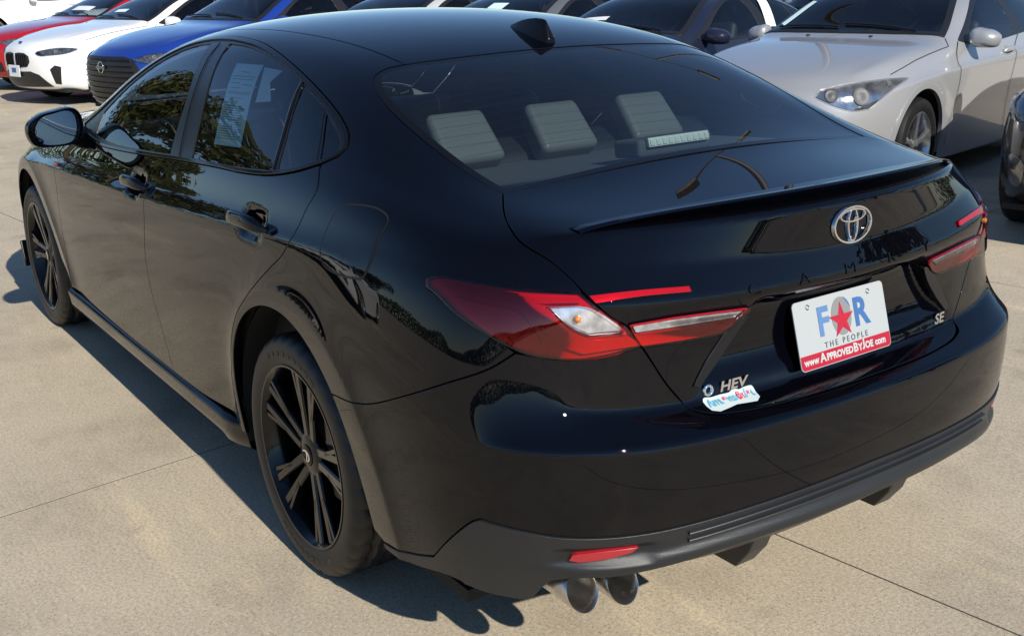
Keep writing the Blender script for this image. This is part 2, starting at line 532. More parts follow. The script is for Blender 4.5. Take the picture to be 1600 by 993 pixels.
class Surf:
    """smooth body surface grown from the cage by subdivision; answers ray casts with smooth normals"""
    def __init__(s, warp=None, level=4):
        V, F, cre, idx, crease, cols = cage()
        cage_creases(crease)
        W, G, CR = mirror_cage(V, F, cre)
        if warp: W = [warp(*p) for p in W]
        me = bpy.data.meshes.new('body_cage'); me.from_pydata(W, [], G, shade_flat=False); me.update()
        ed = {tuple(sorted(e.vertices)): e.index for e in me.edges}
        at = me.attributes.new('crease_edge', 'FLOAT', 'EDGE')
        for (a, b), w in CR.items(): at.data[ed[tuple(sorted((a, b)))]].value = w
        o = bpy.data.objects.new('body_cage', me); COL.objects.link(o)
        m = o.modifiers.new('s', 'SUBSURF'); m.levels = m.render_levels = level
        dg = bpy.context.evaluated_depsgraph_get()
        ev = o.evaluated_get(dg).to_mesh()
        n = len(ev.vertices)
        co = np.zeros(n*3, 'f'); ev.vertices.foreach_get('co', co)
        nn = np.zeros(n*3, 'f'); ev.vertices.foreach_get('normal', nn)
        q = np.zeros(len(ev.loops), 'i'); ev.loops.foreach_get('vertex_index', q); q = q.reshape(-1, 4)
        s.co, s.nrm, s.quads = co.reshape(-1, 3).astype(float), nn.reshape(-1, 3).astype(float), q
        # make normals point outwards
        cen = s.co.mean(0)
        if ((s.co-cen)*s.nrm).sum() < 0: s.nrm = -s.nrm; s.quads = s.quads[:, ::-1]
        s.tri = np.concatenate([s.quads[:, [0, 1, 2]], s.quads[:, [0, 2, 3]]])
        s.bvh = BVHTree.FromPolygons(s.co.tolist(), s.tri.tolist())
        bpy.data.objects.remove(o); bpy.data.meshes.remove(me)
    def cast(s, o, d):
        h = s.bvh.ray_cast(Vector(o), Vector(d))
        if h[0] is None:
            h = s.bvh.find_nearest(Vector(o)+Vector(d)*4)
        p = np.array(h[0]); t = s.tri[h[2]]
        a, b, c = s.co[t]
        v0, v1, v2 = b-a, c-a, p-a
        d00, d01, d11, d20, d21 = v0@v0, v0@v1, v1@v1, v2@v0, v2@v1
        den = d00*d11-d01*d01+1e-18
        v = (d11*d20-d01*d21)/den; w = (d00*d21-d01*d20)/den
        n = s.nrm[t[0]]*(1-v-w)+s.nrm[t[1]]*v+s.nrm[t[2]]*w
        return p, n/np.linalg.norm(n)
    def on(s, proj, P):
        """drop 3-D points along the projection on to the surface"""
        return [tuple(s.cast(*proj.ray(q))[0]) for q in proj.to2(P)]
    def side(s, pts):
        return [tuple(s.cast((x, 3, z), (0, -1, 0))[0]) for x, z in pts]
    def top(s, pts):
        return [tuple(s.cast((x, y, 4), (0, 0, -1))[0]) for x, y in pts]

def panel(S, name, loop, proj, material, parent=None, holes=(), sp=.011, off=0., gap=.0026, edge=.0018, depth=.012,
          disp=None, mirror=False, esp=None, extra=()):
    """a sheet cut out of the body surface: loop = closed 3-D outline on the surface"""
    p2 = resample(proj.to2(loop), esp or sp*.7)
    if area2(p2) < 0: p2 = p2[::-1]
    p2 = shrink(p2, gap)
    hs = []
    for h in holes:
        q = resample(proj.to2(h), esp or sp*.7)
        if area2(q) < 0: q = q[::-1]
        hs.append(shrink(q, -gap))
    lo, hi = p2.min(0), p2.max(0)
    gx = np.arange(lo[0], hi[0], sp); gy = np.arange(lo[1], hi[1], sp*.866)
    g = np.array([(x+(.5*sp if j % 2 else 0), y) for j, y in enumerate(gy) for x in gx])
    k = inside(p2, g)
    for h in hs: k &= ~inside(h, g)
    g = g[k]
    bnd = np.concatenate([p2]+hs)
    if len(g):
        dmin = np.full(len(g), 9.)
        for i in range(0, len(bnd), 200):
            dmin = np.minimum(dmin, np.sqrt(((g[:, None]-bnd[None, i:i+200])**2).sum(2)).min(1))
        g = g[dmin > sp*.45]
    pts = np.concatenate([bnd, g])
    loops = []; n0 = 0
    for h in [p2]+hs:
        loops.append(list(range(n0, n0+len(h)))); n0 += len(h)
    edges = [(l[i], l[(i+1) % len(l)]) for l in loops for i in range(len(l))]
    r = delaunay_2d_cdt([Vector(q) for q in pts], edges, [], 0, 1e-7)
    v2 = np.array([tuple(v) for v in r[0]]); tri = np.array(r[2])
    cen = v2[tri].mean(1)
    k = inside(p2, cen)
    for h in hs: k &= ~inside(h, cen)
    tri = tri[k]
    a_, b_, c_ = v2[tri[:, 0]], v2[tri[:, 1]], v2[tri[:, 2]]
    cr = (b_[:, 0]-a_[:, 0])*(c_[:, 1]-a_[:, 1])-(b_[:, 1]-a_[:, 1])*(c_[:, 0]-a_[:, 0])
    tri[cr < 0] = tri[cr < 0][:, ::-1]
    P = np.zeros((len(v2), 3)); N = np.zeros((len(v2), 3))
    for i, q in enumerate(v2):
        P[i], N[i] = S.cast(*proj.ray(q))
    if disp is not None:
        h = 1e-3
        d0 = disp(P)
        gr = np.stack([(disp(P+np.eye(3)[k]*h)-disp(P-np.eye(3)[k]*h))/(2*h) for k in range(3)], 1)
        gr -= N*(gr*N).sum(1)[:, None]
        P = P+N*d0[:, None]
        N = N-gr; N /= np.linalg.norm(N, axis=1)[:, None]
    P = P+N*off
    verts, nrm, faces = P.tolist(), N.tolist(), tri.tolist()
    # boundary lips
    cnt = {}
    for t in tri:
        for a, b in ((t[0], t[1]), (t[1], t[2]), (t[2], t[0])): cnt[(a, b)] = 1
    be = [(a, b) for a, b in cnt if (b, a) not in cnt]
    nxt = {}; T = {}
    for a, b in be:
        for q in (a, b):
            e = P[b]-P[a]; t = np.cross(e, N[q]); l = np.linalg.norm(t)
            if l > 0: T[q] = T.get(q, 0)+t/l
    base = {}
    if depth:
        for q, t in T.items():
            t = t/(np.linalg.norm(t)+1e-9)
            base[q] = len(verts)
            n = N[q]
            verts.append((P[q]+t*edge*.7-n*edge*.3).tolist()); nrm.append(((t+n)/np.linalg.norm(t+n)).tolist())
            verts.append((P[q]+t*edge-n*edge).tolist()); nrm.append(t.tolist())
            verts.append((P[q]+t*edge-n*depth).tolist()); nrm.append(t.tolist())
        for a, b in be:
            A, B = base[a], base[b]
            faces += [(a, A, B, b), (A, A+1, B+1, B), (A+1, A+2, B+2, B+1)]
    o = obj(name, verts, faces, material, parent, normals=nrm)
    if mirror:
        m = obj(name, [(x, -y, z) for x, y, z in verts], [tuple(reversed(f)) for f in faces], material,
                parent if mirror is True else mirror, normals=[(x, -y, z) for x, y, z in nrm])
        return o, m
    return o

def both(half):
    """half outline from the centre line out and back to it (y>=0) -> full closed outline"""
    return list(half)+[(x, -y, z) for x, y, z in reversed(half) if abs(y) > 1e-4]
def mir(pts): return [(x, -y, z) for x, y, z in pts]

# =====================================================================  GROUND: CONCRETE LOT
def concrete(name, seed):
    m = bpy.data.materials.new(name); m.use_nodes = True
    nt = m.node_tree; b = nt.nodes['Principled BSDF']; L = nt.links.new
    tc = nt.nodes.new('ShaderNodeTexCoord'); geo = nt.nodes.new('ShaderNodeNewGeometry')
    def noi(scale, detail=4, rough=.55):
        n = nt.nodes.new('ShaderNodeTexNoise'); n.inputs['Scale'].default_value = scale
        n.inputs['Detail'].default_value = detail; n.inputs['Roughness'].default_value = rough
        L(geo.outputs['Position'], n.inputs['Vector']); return n
    def ramp(src, stops):
        r = nt.nodes.new('ShaderNodeValToRGB'); e = r.color_ramp.elements
        e[0].position, e[0].color = stops[0][0], (*stops[0][1], 1); e[1].position, e[1].color = stops[-1][0], (*stops[-1][1], 1)
        for p, c in stops[1:-1]:
            q = e.new(p); q.color = (*c, 1)
        L(src, r.inputs[0]); return r
    def mix(a, bb, fac, mode='MIX'):
        x = nt.nodes.new('ShaderNodeMix'); x.data_type = 'RGBA'; x.blend_type = mode
        L(a, x.inputs[6]); L(bb, x.inputs[7])
        if isinstance(fac, float): x.inputs[0].default_value = fac
        else: L(fac, x.inputs[0])
        return x
    big = ramp(noi(.55, 6, .6).outputs['Fac'], [(.28, (.395, .337, .252)), (.5, (.490, .412, .297)), (.74, (.575, .485, .346))])
    fine = ramp(noi(105, 4, .7).outputs['Fac'], [(.30, (.66, .66, .67)), (.5, (1, 1, 1)), (.7, (1.26, 1.25, 1.23))])
    c = mix(big.outputs[0], fine.outputs[0], 1., 'MULTIPLY')
    # exposed aggregate: small dark and pale stones
    v = nt.nodes.new('ShaderNodeTexVoronoi'); v.inputs['Scale'].default_value = 150; L(geo.outputs['Position'], v.inputs['Vector'])
    sep = nt.nodes.new('ShaderNodeSeparateColor'); L(v.outputs['Color'], sep.inputs[0])
    dot = ramp(v.outputs['Distance'], [(.20, (1, 1, 1)), (.36, (0, 0, 0))])
    sel = ramp(sep.outputs[0], [(.66, (0, 0, 0)), (.68, (1, 1, 1))])
    fac = mix(dot.outputs[0], sel.outputs[0], 1., 'MULTIPLY')
    stone = ramp(sep.outputs[1], [(.0, (.16, .135, .10)), (.45, (.30, .25, .19)), (.7, (.55, .50, .42)), (1., (.68, .63, .54))])
    c = mix(c.outputs[2], stone.outputs[0], fac.outputs[2])
    # worn stains
    st = ramp(noi(1.7, 7, .68).outputs['Fac'], [(.48, (1, 1, 1)), (.70, (.68, .67, .66))])
    c = mix(c.outputs[2], st.outputs[0], .8, 'MULTIPLY')
    oil = ramp(noi(2.6, 3, .5).outputs['Fac'], [(.66, (1, 1, 1)), (.74, (.70, .68, .66))])
    c = mix(c.outputs[2], oil.outputs[0], .7, 'MULTIPLY')
    # pale scuffs left by tyres, stretched along the lanes
    mp = nt.nodes.new('ShaderNodeMapping'); mp.inputs['Scale'].default_value = (.5, 2.6, 1); mp.inputs['Rotation'].default_value = (0, 0, .5)
    L(geo.outputs['Position'], mp.inputs['Vector'])
    n3 = noi(1.3, 6, .7); L(mp.outputs[0], n3.inputs['Vector'])
    sc = ramp(n3.outputs['Fac'], [(.56, (1, 1, 1)), (.66, (1.26, 1.23, 1.13)), (.72, (1, 1, 1))])
    c = mix(c.outputs[2], sc.outputs[0], .8, 'MULTIPLY')
    L(c.outputs[2], b.inputs['Base Color'])
    b.inputs['Roughness'].default_value = .88
    bp = nt.nodes.new('ShaderNodeBump'); bp.inputs['Strength'].default_value = .35; bp.inputs['Distance'].default_value = .004
    n2 = noi(120, 4, .7); L(n2.outputs['Fac'], bp.inputs['Height']); L(bp.outputs[0], b.inputs['Normal'])
    MATS[name] = m
    return m
CONC = concrete('worn_concrete', 0)
JOINT = mat('joint_sand', (.055, .046, .036), .95)
SLABROT = .12
ground = obj('ground', [(-400, -400, -8.5), (400, -400, -8.5), (400, -1.2, -.5), (-400, -1.2, -.5), (400, 400, -.5), (-400, 400, -.5)], [(0, 1, 2, 3), (3, 2, 4, 5)], JOINT, smooth=False)
tag(ground, 'sandy base under the concrete slabs of the car lot', 'ground', kind='structure')
lot = empty('lot_pavement', (1.03, -.05, 0), SLABROT)
tag(lot, 'pale beige concrete paving of the car lot', 'pavement', kind='structure')
SL = 3.05
def gz(x, y):
    """the lot falls gently away beyond the black saloon's right side"""
    return -.020*max(0., -y-1.2)
def slab_mesh(i, j):
    g = .0032; bev = .0004
    cs, sn = math.cos(SLABROT), math.sin(SLABROT)
    def P(a, b, z):
        x, y = a+i*SL, b+j*SL
        return (a, b, z+gz(1.03+cs*x-sn*y, -.05+sn*x+cs*y))
    x0, y0, x1, y1 = g, g, SL-g, SL-g
    v = [P(*q) for q in ((x0, y0, -.012), (x1, y0, -.012), (x1, y1, -.012), (x0, y1, -.012), (x0, y0, -bev), (x1, y0, -bev), (x1, y1, -bev), (x0, y1, -bev))]
    n = 4
    for b in range(n+1):
        for a in range(n+1): v.append(P(x0+bev+(x1-x0-2*bev)*a/n, y0+bev+(y1-y0-2*bev)*b/n, 0))
    q = lambda a, b: 8+b*(n+1)+a
    f = [(0, 1, 5, 4), (1, 2, 6, 5), (2, 3, 7, 6), (3, 0, 4, 7)]
    f += [(4, 5)+tuple(q(a, 0) for a in range(n, -1, -1)), (5, 6)+tuple(q(n, b) for b in range(n, -1, -1)), (6, 7)+tuple(q(a, n) for a in range(n+1)), (7, 4)+tuple(q(0, b) for b in range(n+1))]
    f += [(q(a, b), q(a+1, b), q(a+1, b+1), q(a, b+1)) for a in range(n) for b in range(n)]
    me = bpy.data.meshes.new('slab'); me.from_pydata(v, [], f); me.materials.append(CONC); return me
for i in range(-4, 9):
    for j in range(-6, 4):
        o = bpy.data.objects.new('concrete_slab', slab_mesh(i, j)); link(o, lot); o.location = (i*SL, j*SL, 0)
def filler():
    cs, sn = math.cos(SLABROT), math.sin(SLABROT); v = []; f = []; nx, ny = 13*4+1, 10*4+1
    for a in range(nx):
        for b in range(ny):
            x, y = (-4+a/4)*SL, (-6+b/4)*SL; v.append((x, y, -.0009+gz(1.03+cs*x-sn*y, -.05+sn*x+cs*y)))
    f = [(a*ny+b, (a+1)*ny+b, (a+1)*ny+b+1, a*ny+b+1) for a in range(nx-1) for b in range(ny-1)]
    return obj('joint_filler', v, f, JOINT, lot, smooth=False)
filler()
def apron():
    cs, sn = math.cos(SLABROT), math.sin(SLABROT)
    xs = [-120, -60, -4*SL, 0, 9*SL, 60, 120]; ys = [-120, -60, -6*SL, -3*SL, 0, 4*SL, 60, 120]
    v = [(x, y, -.004+gz(1.03+cs*x-sn*y, -.05+sn*x+cs*y)) for x in xs for y in ys]
    f = [(i*8+j, (i+1)*8+j, (i+1)*8+j+1, i*8+j+1) for i in range(6) for j in range(7) if not (2 <= i < 4 and 2 <= j < 5)]
    return obj('concrete_apron', v, f, CONC, lot, smooth=False)
apron()

# =====================================================================  THE BLACK SALOON
S0 = Surf()
car = empty('parked_sedan')
tag(car, 'glossy black sedan with black wheels, nearest the camera, seen from behind', 'car')

def smax(t, w=.004): return .5*(np.sqrt(t*t+w*w)+t)
def side_disp(P):
    x, z = P[:, 0], P[:, 2]
    d = np.zeros(len(P))
    for cx, cz, rf in ((-.055, .305, .487), (2.80, .31, .475)):
        r = np.hypot(x-cx, z-cz)
        t = smax(rf-r, .005)                                       # flat band round the opening
        d += -.10*t
        u = smax(r-rf, .005)/.075                                  # hollow outside it
        d += -.0065*u*np.exp(1-np.minimum(u, 30))
    for hx, hz in ((1.150, .893), (.155, .928)):
        d -= .016*np.exp(-((x-hx)/.062)**4-((z-hz)/.034)**4)
    return d
def circ(cx, cz, r, a0, a1, n=40):
    return [(cx+r*math.cos(R(a)), cz+r*math.sin(R(a))) for a in np.linspace(a0, a1, n)]

# ---- seams, all as 3-D lines lying on the body surface
sd = S0.side
DLO_TOP = crom([(2.055, 1.003), (1.87, 1.085), (1.66, 1.19), (1.45, 1.282), (1.28, 1.33), (1.12, 1.353), (.95, 1.362), (.80, 1.360), (.66, 1.352),
                (.503, 1.332), (.336, 1.302), (.18, 1.267), (.051, 1.232), (-.051, 1.198), (-.116, 1.168), (-.138, 1.148),
                (-.133, 1.129), (-.092, 1.106)], 6)
DLO_BOT = crom([(-.092, 1.106), (-.008, 1.081), (.123, 1.056), (.289, 1.040), (.50, 1.030), (.74, 1.016), (1.045, .996),
                (1.409, .973), (1.658, .963), (1.862, .972), (1.994, .990), (2.055, 1.003)], 6)
fd_rear = crom([(.838, 1.010), (.90, .972), (.968, .925), (1.0, .883), (1.03, .79), (1.07, .69), (1.09, .58), (1.08, .47), (1.055, .36), (1.045, .262)], 6)
fd_front = crom([(2.07, .995), (2.175, .92), (2.208, .84), (2.215, .74), (2.255, .615), (2.295, .483), (2.315, .365), (2.333, .282)], 6)
rd_rear = crom([(-.090, 1.104), (-.138, 1.055), (-.118, 1.011), (-.100, .967), (-.085, .931), (-.050, .892), (.030, .84), (.105, .79), (.19, .73),
                (.29, .65), (.37, .545), (.422, .43), (.455, .34), (.49, .292)], 6)
belt_f = [p for p in DLO_BOT if p[0] > .838]
belt_r = [p for p in DLO_BOT if p[0] < .838]
fdoor_loop = sd(fd_rear[::-1]+belt_f+fd_front[1:]+crom([(2.333, .282), (1.5, .262), (1.045, .262)], 10)[1:-1])
rdoor_loop = sd(fd_rear+crom([(1.045, .262), (.74, .272), (.49, .292)], 8)[1:-1]+rd_rear[::-1]+belt_r[1:])
fd, fd2 = panel(S0, 'front_door', fdoor_loop, SIDE, BLACK, car, disp=side_disp, mirror=True)
rd, rd2 = panel(S0, 'rear_door', rdoor_loop, SIDE, BLACK, car, disp=side_disp, mirror=True)

TL = [(-.642, .843, .942), (-.664, .833, .950), (-.762, .792, .951), (-.847, .736, .945), (-.914, .660, .939)]     # lamp, upper edge
TLB = [(-.972, .551, .822), (-.952, .62, .812), (-.927, .681, .810), (-.879, .752, .821), (-.837, .79, .843), (-.783, .821, .870), (-.737, .836, .891),
       (-.687, .843, .916), (-.648, .847, .929)]                                                                    # lamp, lower edge
TR_UP = [(-.578, .606, 1.08), (-.653, .656, 1.059), (-.71, .684, 1.043), (-.778, .700, 1.02), (-.849, .681, .994), (-.894, .663, .963), (-.920, .652, .937)]
TR_MID = [(-.928, .648, .925), (-.944, .632, .906), (-.956, .608, .884), (-.964, .584, .868), (-.969, .563, .839), (-.976, .537, .80)]
TR_LOW = [(-.976, .537, .80), (-.988, .495, .732), (-.999, .462, .690), (-1.018, .443, .673), (-1.045, .40, .664), (-1.071, .285, .659), (-1.083, .10, .658), (-1.085, 0, .658)]
BG_LEFT = crom([(.049, .479, 1.316), (.054, .537, 1.308), (.036, .577, 1.292), (.000, .600, 1.275), (-.083, .622, 1.241), (-.215, .632, 1.193), (-.357, .627, 1.143), (-.475, .617, 1.105), (-.578, .606, 1.08)], 6)
DITCH = [(.049, .479), (.3, .50), (.6, .522), (.95, .533), (1.25, .535), (1.42, .55)]
WSE = [(1.42, .55), (1.6, .605), (1.8, .662), (2.0, .715), (2.17, .75)]
ditch3 = S0.top(crom(DITCH, 8)); wse3 = S0.top(crom(WSE, 6))
BQ = [(-.330, .610), (-.40, .620), (-.483, .637), (-.608, .688), (-.743, .752), (-.820, .792), (-.856, .826)]
QP = Par((-.25, .72, .62))
a0 = math.degrees(math.atan2(.25-.325, .407)); a1 = math.degrees(math.atan2(.605-.325, -.303))
arch_q = sd([(.45, .25)]+circ(0, .325, .413, -10.5, a1))
quarter = (sd(DLO_TOP)+sd(rd_rear)[1:]+arch_q+sd(crom(BQ, 6))[1:]+S0.on(QP, crom(TLB[4:]+TL[:1], 5)+crom(TL, 6)[1:])
           + S0.on(QP, crom(TR_UP[::-1], 6)[1:]) + BG_LEFT[::-1][1:]+ditch3[1:]+wse3[1:]+sd([(2.13, 1.0)]))
quarter = S0.on(QP, quarter)
qp, qp2 = panel(S0, 'quarter_panel', quarter, QP, BLACK, car, disp=side_disp, mirror=True,
                holes=())
# ---- fuel flap: a groove round a flap a hair proud of the quarter panel (left side only)
FUEL = crom([(-.33, 1.047), (-.42, 1.046), (-.458, 1.030), (-.448, .985), (-.448, .94), (-.434, .910), (-.395, .902), (-.30, .900), (-.256, .912), (-.236, .955), (-.245, 1.0), (-.270, 1.034)], 6, True)
fuel3 = S0.on(QP, sd(FUEL))
# ---- roof, glass
half_roof = [(.010, 0, 1.335), (.012, .12, 1.333), (.018, .25, 1.329), (.030, .37, 1.322)]+[tuple(p) for p in ditch3]+S0.top([(1.44, .45), (1.46, .3), (1.47, .15), (1.475, 0)])
panel(S0, 'roof_panel', S0.on(TOP, both(half_roof)), TOP, BLACK, car, sp=.016)
BG_BOT = [(-.578, .606, 1.08), (-.590, .48, 1.088), (-.597, .35, 1.094), (-.604, .19, 1.10), (-.608, 0, 1.103)]
half_bg = [(.010, 0, 0), (.012, .12, 0), (.018, .25, 0), (.030, .37, 0)]+BG_LEFT+crom(BG_BOT, 4)[1:]
bg_loop = S0.top([(p[0], p[1]) for p in both(half_bg)])
bgin = resample(TOP.to2(bg_loop), .02)
if area2(bgin) < 0: bgin = bgin[::-1]
frit = [(p[0]*TOP.e1[0]+p[1]*TOP.e2[0], p[0]*TOP.e1[1]+p[1]*TOP.e2[1], 0) for p in shrink(bgin, .022)]
bg = panel(S0, 'rear_window', frit, TOP, GLASS_BACK, car, sp=.02, off=-.0022, gap=-.004, depth=0)
panel(S0, 'window_frit', bg_loop, TOP, GLOSS, bg, holes=[frit], sp=.012, off=-.002, gap=.002, depth=.01)
ws_half = S0.top([(1.475, 0), (1.47, .15), (1.46, .3), (1.44, .45), (1.42, .55)])+wse3[1:]+S0.top([(2.22, .6), (2.26, .4), (2.28, .2), (2.285, 0)])
panel(S0, 'windshield', both(ws_half), TOP, GLASS, car, sp=.03, off=-.002, gap=.004)
# defroster wires on the rear window
mb = MB()
for k in range(13):
    x = -.03-.036*k
    hw = .50+.02*min(k, 5)
    pts = []
    for y in np.linspace(-hw, hw, 25):
        p, n = S0.cast((x-.06*(y/.6)**2*0+.03*(y/.6)**2, y, 4), (0, 0, -1))
        pts.append((p-n*.0045))
    for a, b in zip(pts, pts[1:]):
        d = b-a; t = np.cross(d, (0, 0, 1.)); t = t/np.linalg.norm(t)*.0007
        mb.add([a-t, b-t, b+t, a+t], [(0, 1, 2, 3)])
mb.build('defroster_wires', mat('defroster', (.10, .07, .05), .6), bg)['kind'] = 'stuff'

# ---- trim round the side glass with its openings
FG = crom([(1.80, 1.072), (1.635, 1.168), (1.47, 1.245), (1.30, 1.302), (1.16, 1.328), (1.048, 1.337)], 6)+crom([(1.048, 1.337), (.955, 1.19), (.909, 1.020)], 8)[1:]+crom([(.909, 1.020), (1.139, 1.006), (1.511, .987), (1.78, .990)], 6)[1:]
RG = crom([(.887, 1.343), (.735, 1.340), (.541, 1.322), (.384, 1.298), (.262, 1.272)], 6)+[(.135, 1.068)]+crom([(.135, 1.068), (.385, 1.048), (.71, 1.032)], 6)[1:]+crom([(.71, 1.032), (.79, 1.19), (.887, 1.343)], 6)[1:-1]
RG2 = [(.232, 1.264), (.150, 1.243), (.062, 1.219), (.0, 1.195), (-.078, 1.113), (.0, 1.092), (.104, 1.071)]
QG = crom([(.030, 1.203), (-.045, 1.178), (-.103, 1.150), (-.112, 1.138), (-.096, 1.121)], 5)+[(-.072, 1.116)]
wins = [sd(FG), sd(RG), sd(RG2), sd(QG)]
tr_, tr2_ = panel(S0, 'window_trim', sd(DLO_TOP+DLO_BOT[1:-1]), SIDE, SATIN, car, holes=wins, off=-.0015, mirror=True, sp=.014)
rim_, rim2_ = panel(S0, 'window_seal', sd(DLO_TOP+DLO_BOT[1:-1]), SIDE, GLOSS, car,
      holes=[[tuple(SIDE.e1*q[0]+SIDE.e2*q[1]) for q in shrink((lambda a: a if area2(a) > 0 else a[::-1])(resample(SIDE.to2(sd(DLO_TOP+DLO_BOT[1:-1])), .012)), .012)]],
      off=.0035, mirror=True, sp=.012, esp=.012)
for w, par, par2, nm in ((wins[0], fd, fd2, 'window_pane'), (wins[1], rd, rd2, 'window_pane'), (wins[2], rd, rd2, 'rear_vent_pane')):
    o, o2 = panel(S0, nm, w, SIDE, GLASS, par, off=-.0045, gap=-.004, depth=0, sp=.03, mirror=par2)
panel(S0, 'quarter_window', wins[3], SIDE, GLASS, qp, off=-.0045, gap=-.004, depth=0, sp=.03, mirror=qp2)
# B-pillar cover split line and the strip on the vent divider
for s in (1, -1):
    for (x0, z0), (x1, z1), w in (((.968, 1.342), (.812, 1.018), .006), ((.246, 1.273), (.119, 1.062), .013), ((.046, 1.213), (-.074, 1.104), .006)):
        mb = MB()
        ps = [S0.cast((x0+(x1-x0)*t, 3, z0+(z1-z0)*t), (0, -1, 0)) for t in np.linspace(0, 1, 9)]
        for (a, na), (b, nb) in zip(ps, ps[1:]):
            t = np.cross(b-a, na); t /= np.linalg.norm(t); q = [a-t*w/2+na*.001, b-t*w/2+nb*.001, b+t*w/2+nb*.001, a+t*w/2+na*.001, a+na*.003, b+nb*.003]
            mb.add([(p[0], s*p[1], p[2]) for p in q], [(0, 1, 5, 4), (4, 5, 2, 3)])
        mb.build('pillar_strip', GLOSS, tr_ if s > 0 else tr2_)

# ---- front wing, bonnet, nose
FP = Par((.12, .85, .5))
archf = sd(circ(2.825, .325, .408, 190.5, -10.5))
fend = sd(fd_front)+sd([(2.40, .255)])+archf+sd([(3.29, .25), (3.33, .45), (3.34, .62), (3.33, .74), (3.30, .775), (3.15, .825), (3.0, .86), (2.8, .90), (2.6, .928), (2.4, .952), (2.25, .968), (2.15, .985), (2.10, .992)])
fend = S0.on(FP, fend)
panel(S0, 'front_fender', fend, FP, BLACK, car, disp=side_disp, mirror=True)
hd = S0.top([(2.30, 0), (2.295, .2), (2.275, .4), (2.235, .6), (2.18, .76)])+S0.side([(2.25, .968), (2.4, .952), (2.6, .928), (2.8, .90), (3.0, .86), (3.15, .825), (3.30, .775)])
NOSE = Cyl(2.9, .6, back=False)
hd += S0.on(NOSE, [(3.42, .63, .78), (3.55, .45, .775), (3.63, .25, .775), (3.66, 0, .775)])
panel(S0, 'hood', S0.on(TOP, both(hd)), TOP, BLACK, car, sp=.03, mirror=False)
nose = S0.on(NOSE, [(3.66, 0, .77), (3.63, .25, .77), (3.55, .45, .77), (3.42, .63, .772)])+sd([(3.30, .77), (3.335, .74), (3.345, .62), (3.335, .45), (3.295, .25)])+S0.on(NOSE, [(3.45, .6, .22), (3.6, .35, .22), (3.65, 0, .22)])
panel(S0, 'front_bumper', both(nose), NOSE, BLACK, car, sp=.03)
for s in (1, -1):
    hl = S0.on(NOSE, [(3.30, s*.80, .66), (3.33, s*.78, .75), (3.48, s*.62, .745), (3.62, s*.42, .70), (3.60, s*.44, .675), (3.46, s*.66, .665)])
    panel(S0, 'headlight', hl, NOSE, SILVER, car, sp=.03, off=.003)
gr = S0.on(NOSE, both([(3.7, 0, .50), (3.66, .35, .48), (3.6, .52, .38), (3.58, .54, .27), (3.62, .3, .24), (3.66, 0, .24)]))
panel(S0, 'lower_grille', gr, NOSE, SATIN, car, sp=.03, off=.003)

# ---- boot lid, with the number-plate recess pressed into it
LID = Par((-.75, 0, .66))
def lid_disp(P):
    y, z = np.abs(P[:, 1]), P[:, 2]
    hw = .285+(.858-z)*.93                                   # slanted sides
    sid = 1/(1+np.exp((y-hw)/.006))
    top = 1/(1+np.exp((z-.866)/.0035))
    bot = 1/(1+np.exp(-(z-.725)/.012))
    return -.030*sid*top*bot*(P[:, 0] < -.9)
half_lid = [(p[0]+.0, p[1], p[2]) for p in reversed(crom(BG_BOT, 4))]
half_lid = S0.on(LID, half_lid)+S0.on(LID, crom(TR_UP, 6)[1:]+crom(TR_MID, 5)+crom(TR_LOW, 6)[1:])
lid = panel(S0, 'trunk_lid', both(half_lid), LID, BLACK, car, sp=.0085, disp=lid_disp)

# ---- rear bumper
BUMP = Cyl(-.12, .85)
arch_b = sd(circ(0, .325, .413, a1+.4, 186.5))
CLT = crom([(-.462, .894, .276), (-.60, .888, .305), (-.672, .880, .330)], 4)+crom([(-.672, .880, .330), (-.73, .872, .395), (-.80, .857, .462), (-.823, .851, .475)], 4)[1:]+crom([(-.823, .851, .475), (-.918, .793, .467), (-.955, .756, .461), (-1.011, .672, .456), (-1.053, .575, .456), (-1.085, .46, .461), (-1.12, .24, .470), (-1.132, 0, .476)], 6)[1:]
top_b = sd(crom(BQ, 6))+S0.on(BUMP, crom([TLB[3], TLB[2], TLB[1], TLB[0]], 5))+S0.on(BUMP, crom(TR_LOW, 6)[1:])
half_b = S0.on(BUMP, CLT[::-1])+S0.on(BUMP, arch_b[::-1][1:]+top_b)
half_b = [half_b[0]]+half_b[1:]
loop_b = half_b+[(x, -y, z) for x, y, z in reversed(half_b) if abs(y) > 1e-3]
bumper = panel(S0, 'rear_bumper', loop_b, BUMP, BLACK, car, disp=side_disp, sp=.0095)

# ---- grey lower cladding with ribs
def clad_disp(P):
    y, z = np.abs(P[:, 1]), P[:, 2]
    zt = .476-.021*(y/.55)**2
    fade = 1/(1+np.exp((y-.73)/.02))
    d = .004+.014/(1+np.exp((z-(zt-.052))/.004))*fade            # lower bar stands out as a step
    d -= .010*np.exp(-((y-.668)/.092)**8-((z-.409)/.020)**6)       # pocket of the red reflector
    return d+side_disp(P)*np.clip((-.42-P[:, 0])/.02, 0, 1)*(P[:, 0] > -.75)
CLB = crom([(-.466, .892, .262), (-.60, .884, .275), (-.709, .866, .297), (-.80, .82, .287), (-.866, .778, .284)], 4)+[(-.886, .765, .295), (-.905, .757, .325), (-.925, .746, .350)]+crom([(-.925, .746, .350), (-.961, .711, .364), (-1.001, .643, .366), (-1.041, .557, .374), (-1.087, .391, .390), (-1.117, .13, .397), (-1.122, 0, .399)], 5)[1:]
half_c = CLT+CLB[::-1]
half_c = S0.on(BUMP, CLB[::-1]+CLT)
loop_c = half_c+[(x, -y, z) for x, y, z in reversed(half_c) if abs(y) > 1e-3]
clad = panel(S0, 'lower_cladding', loop_c, BUMP, CLAD, car, disp=clad_disp, sp=.008, depth=.03)
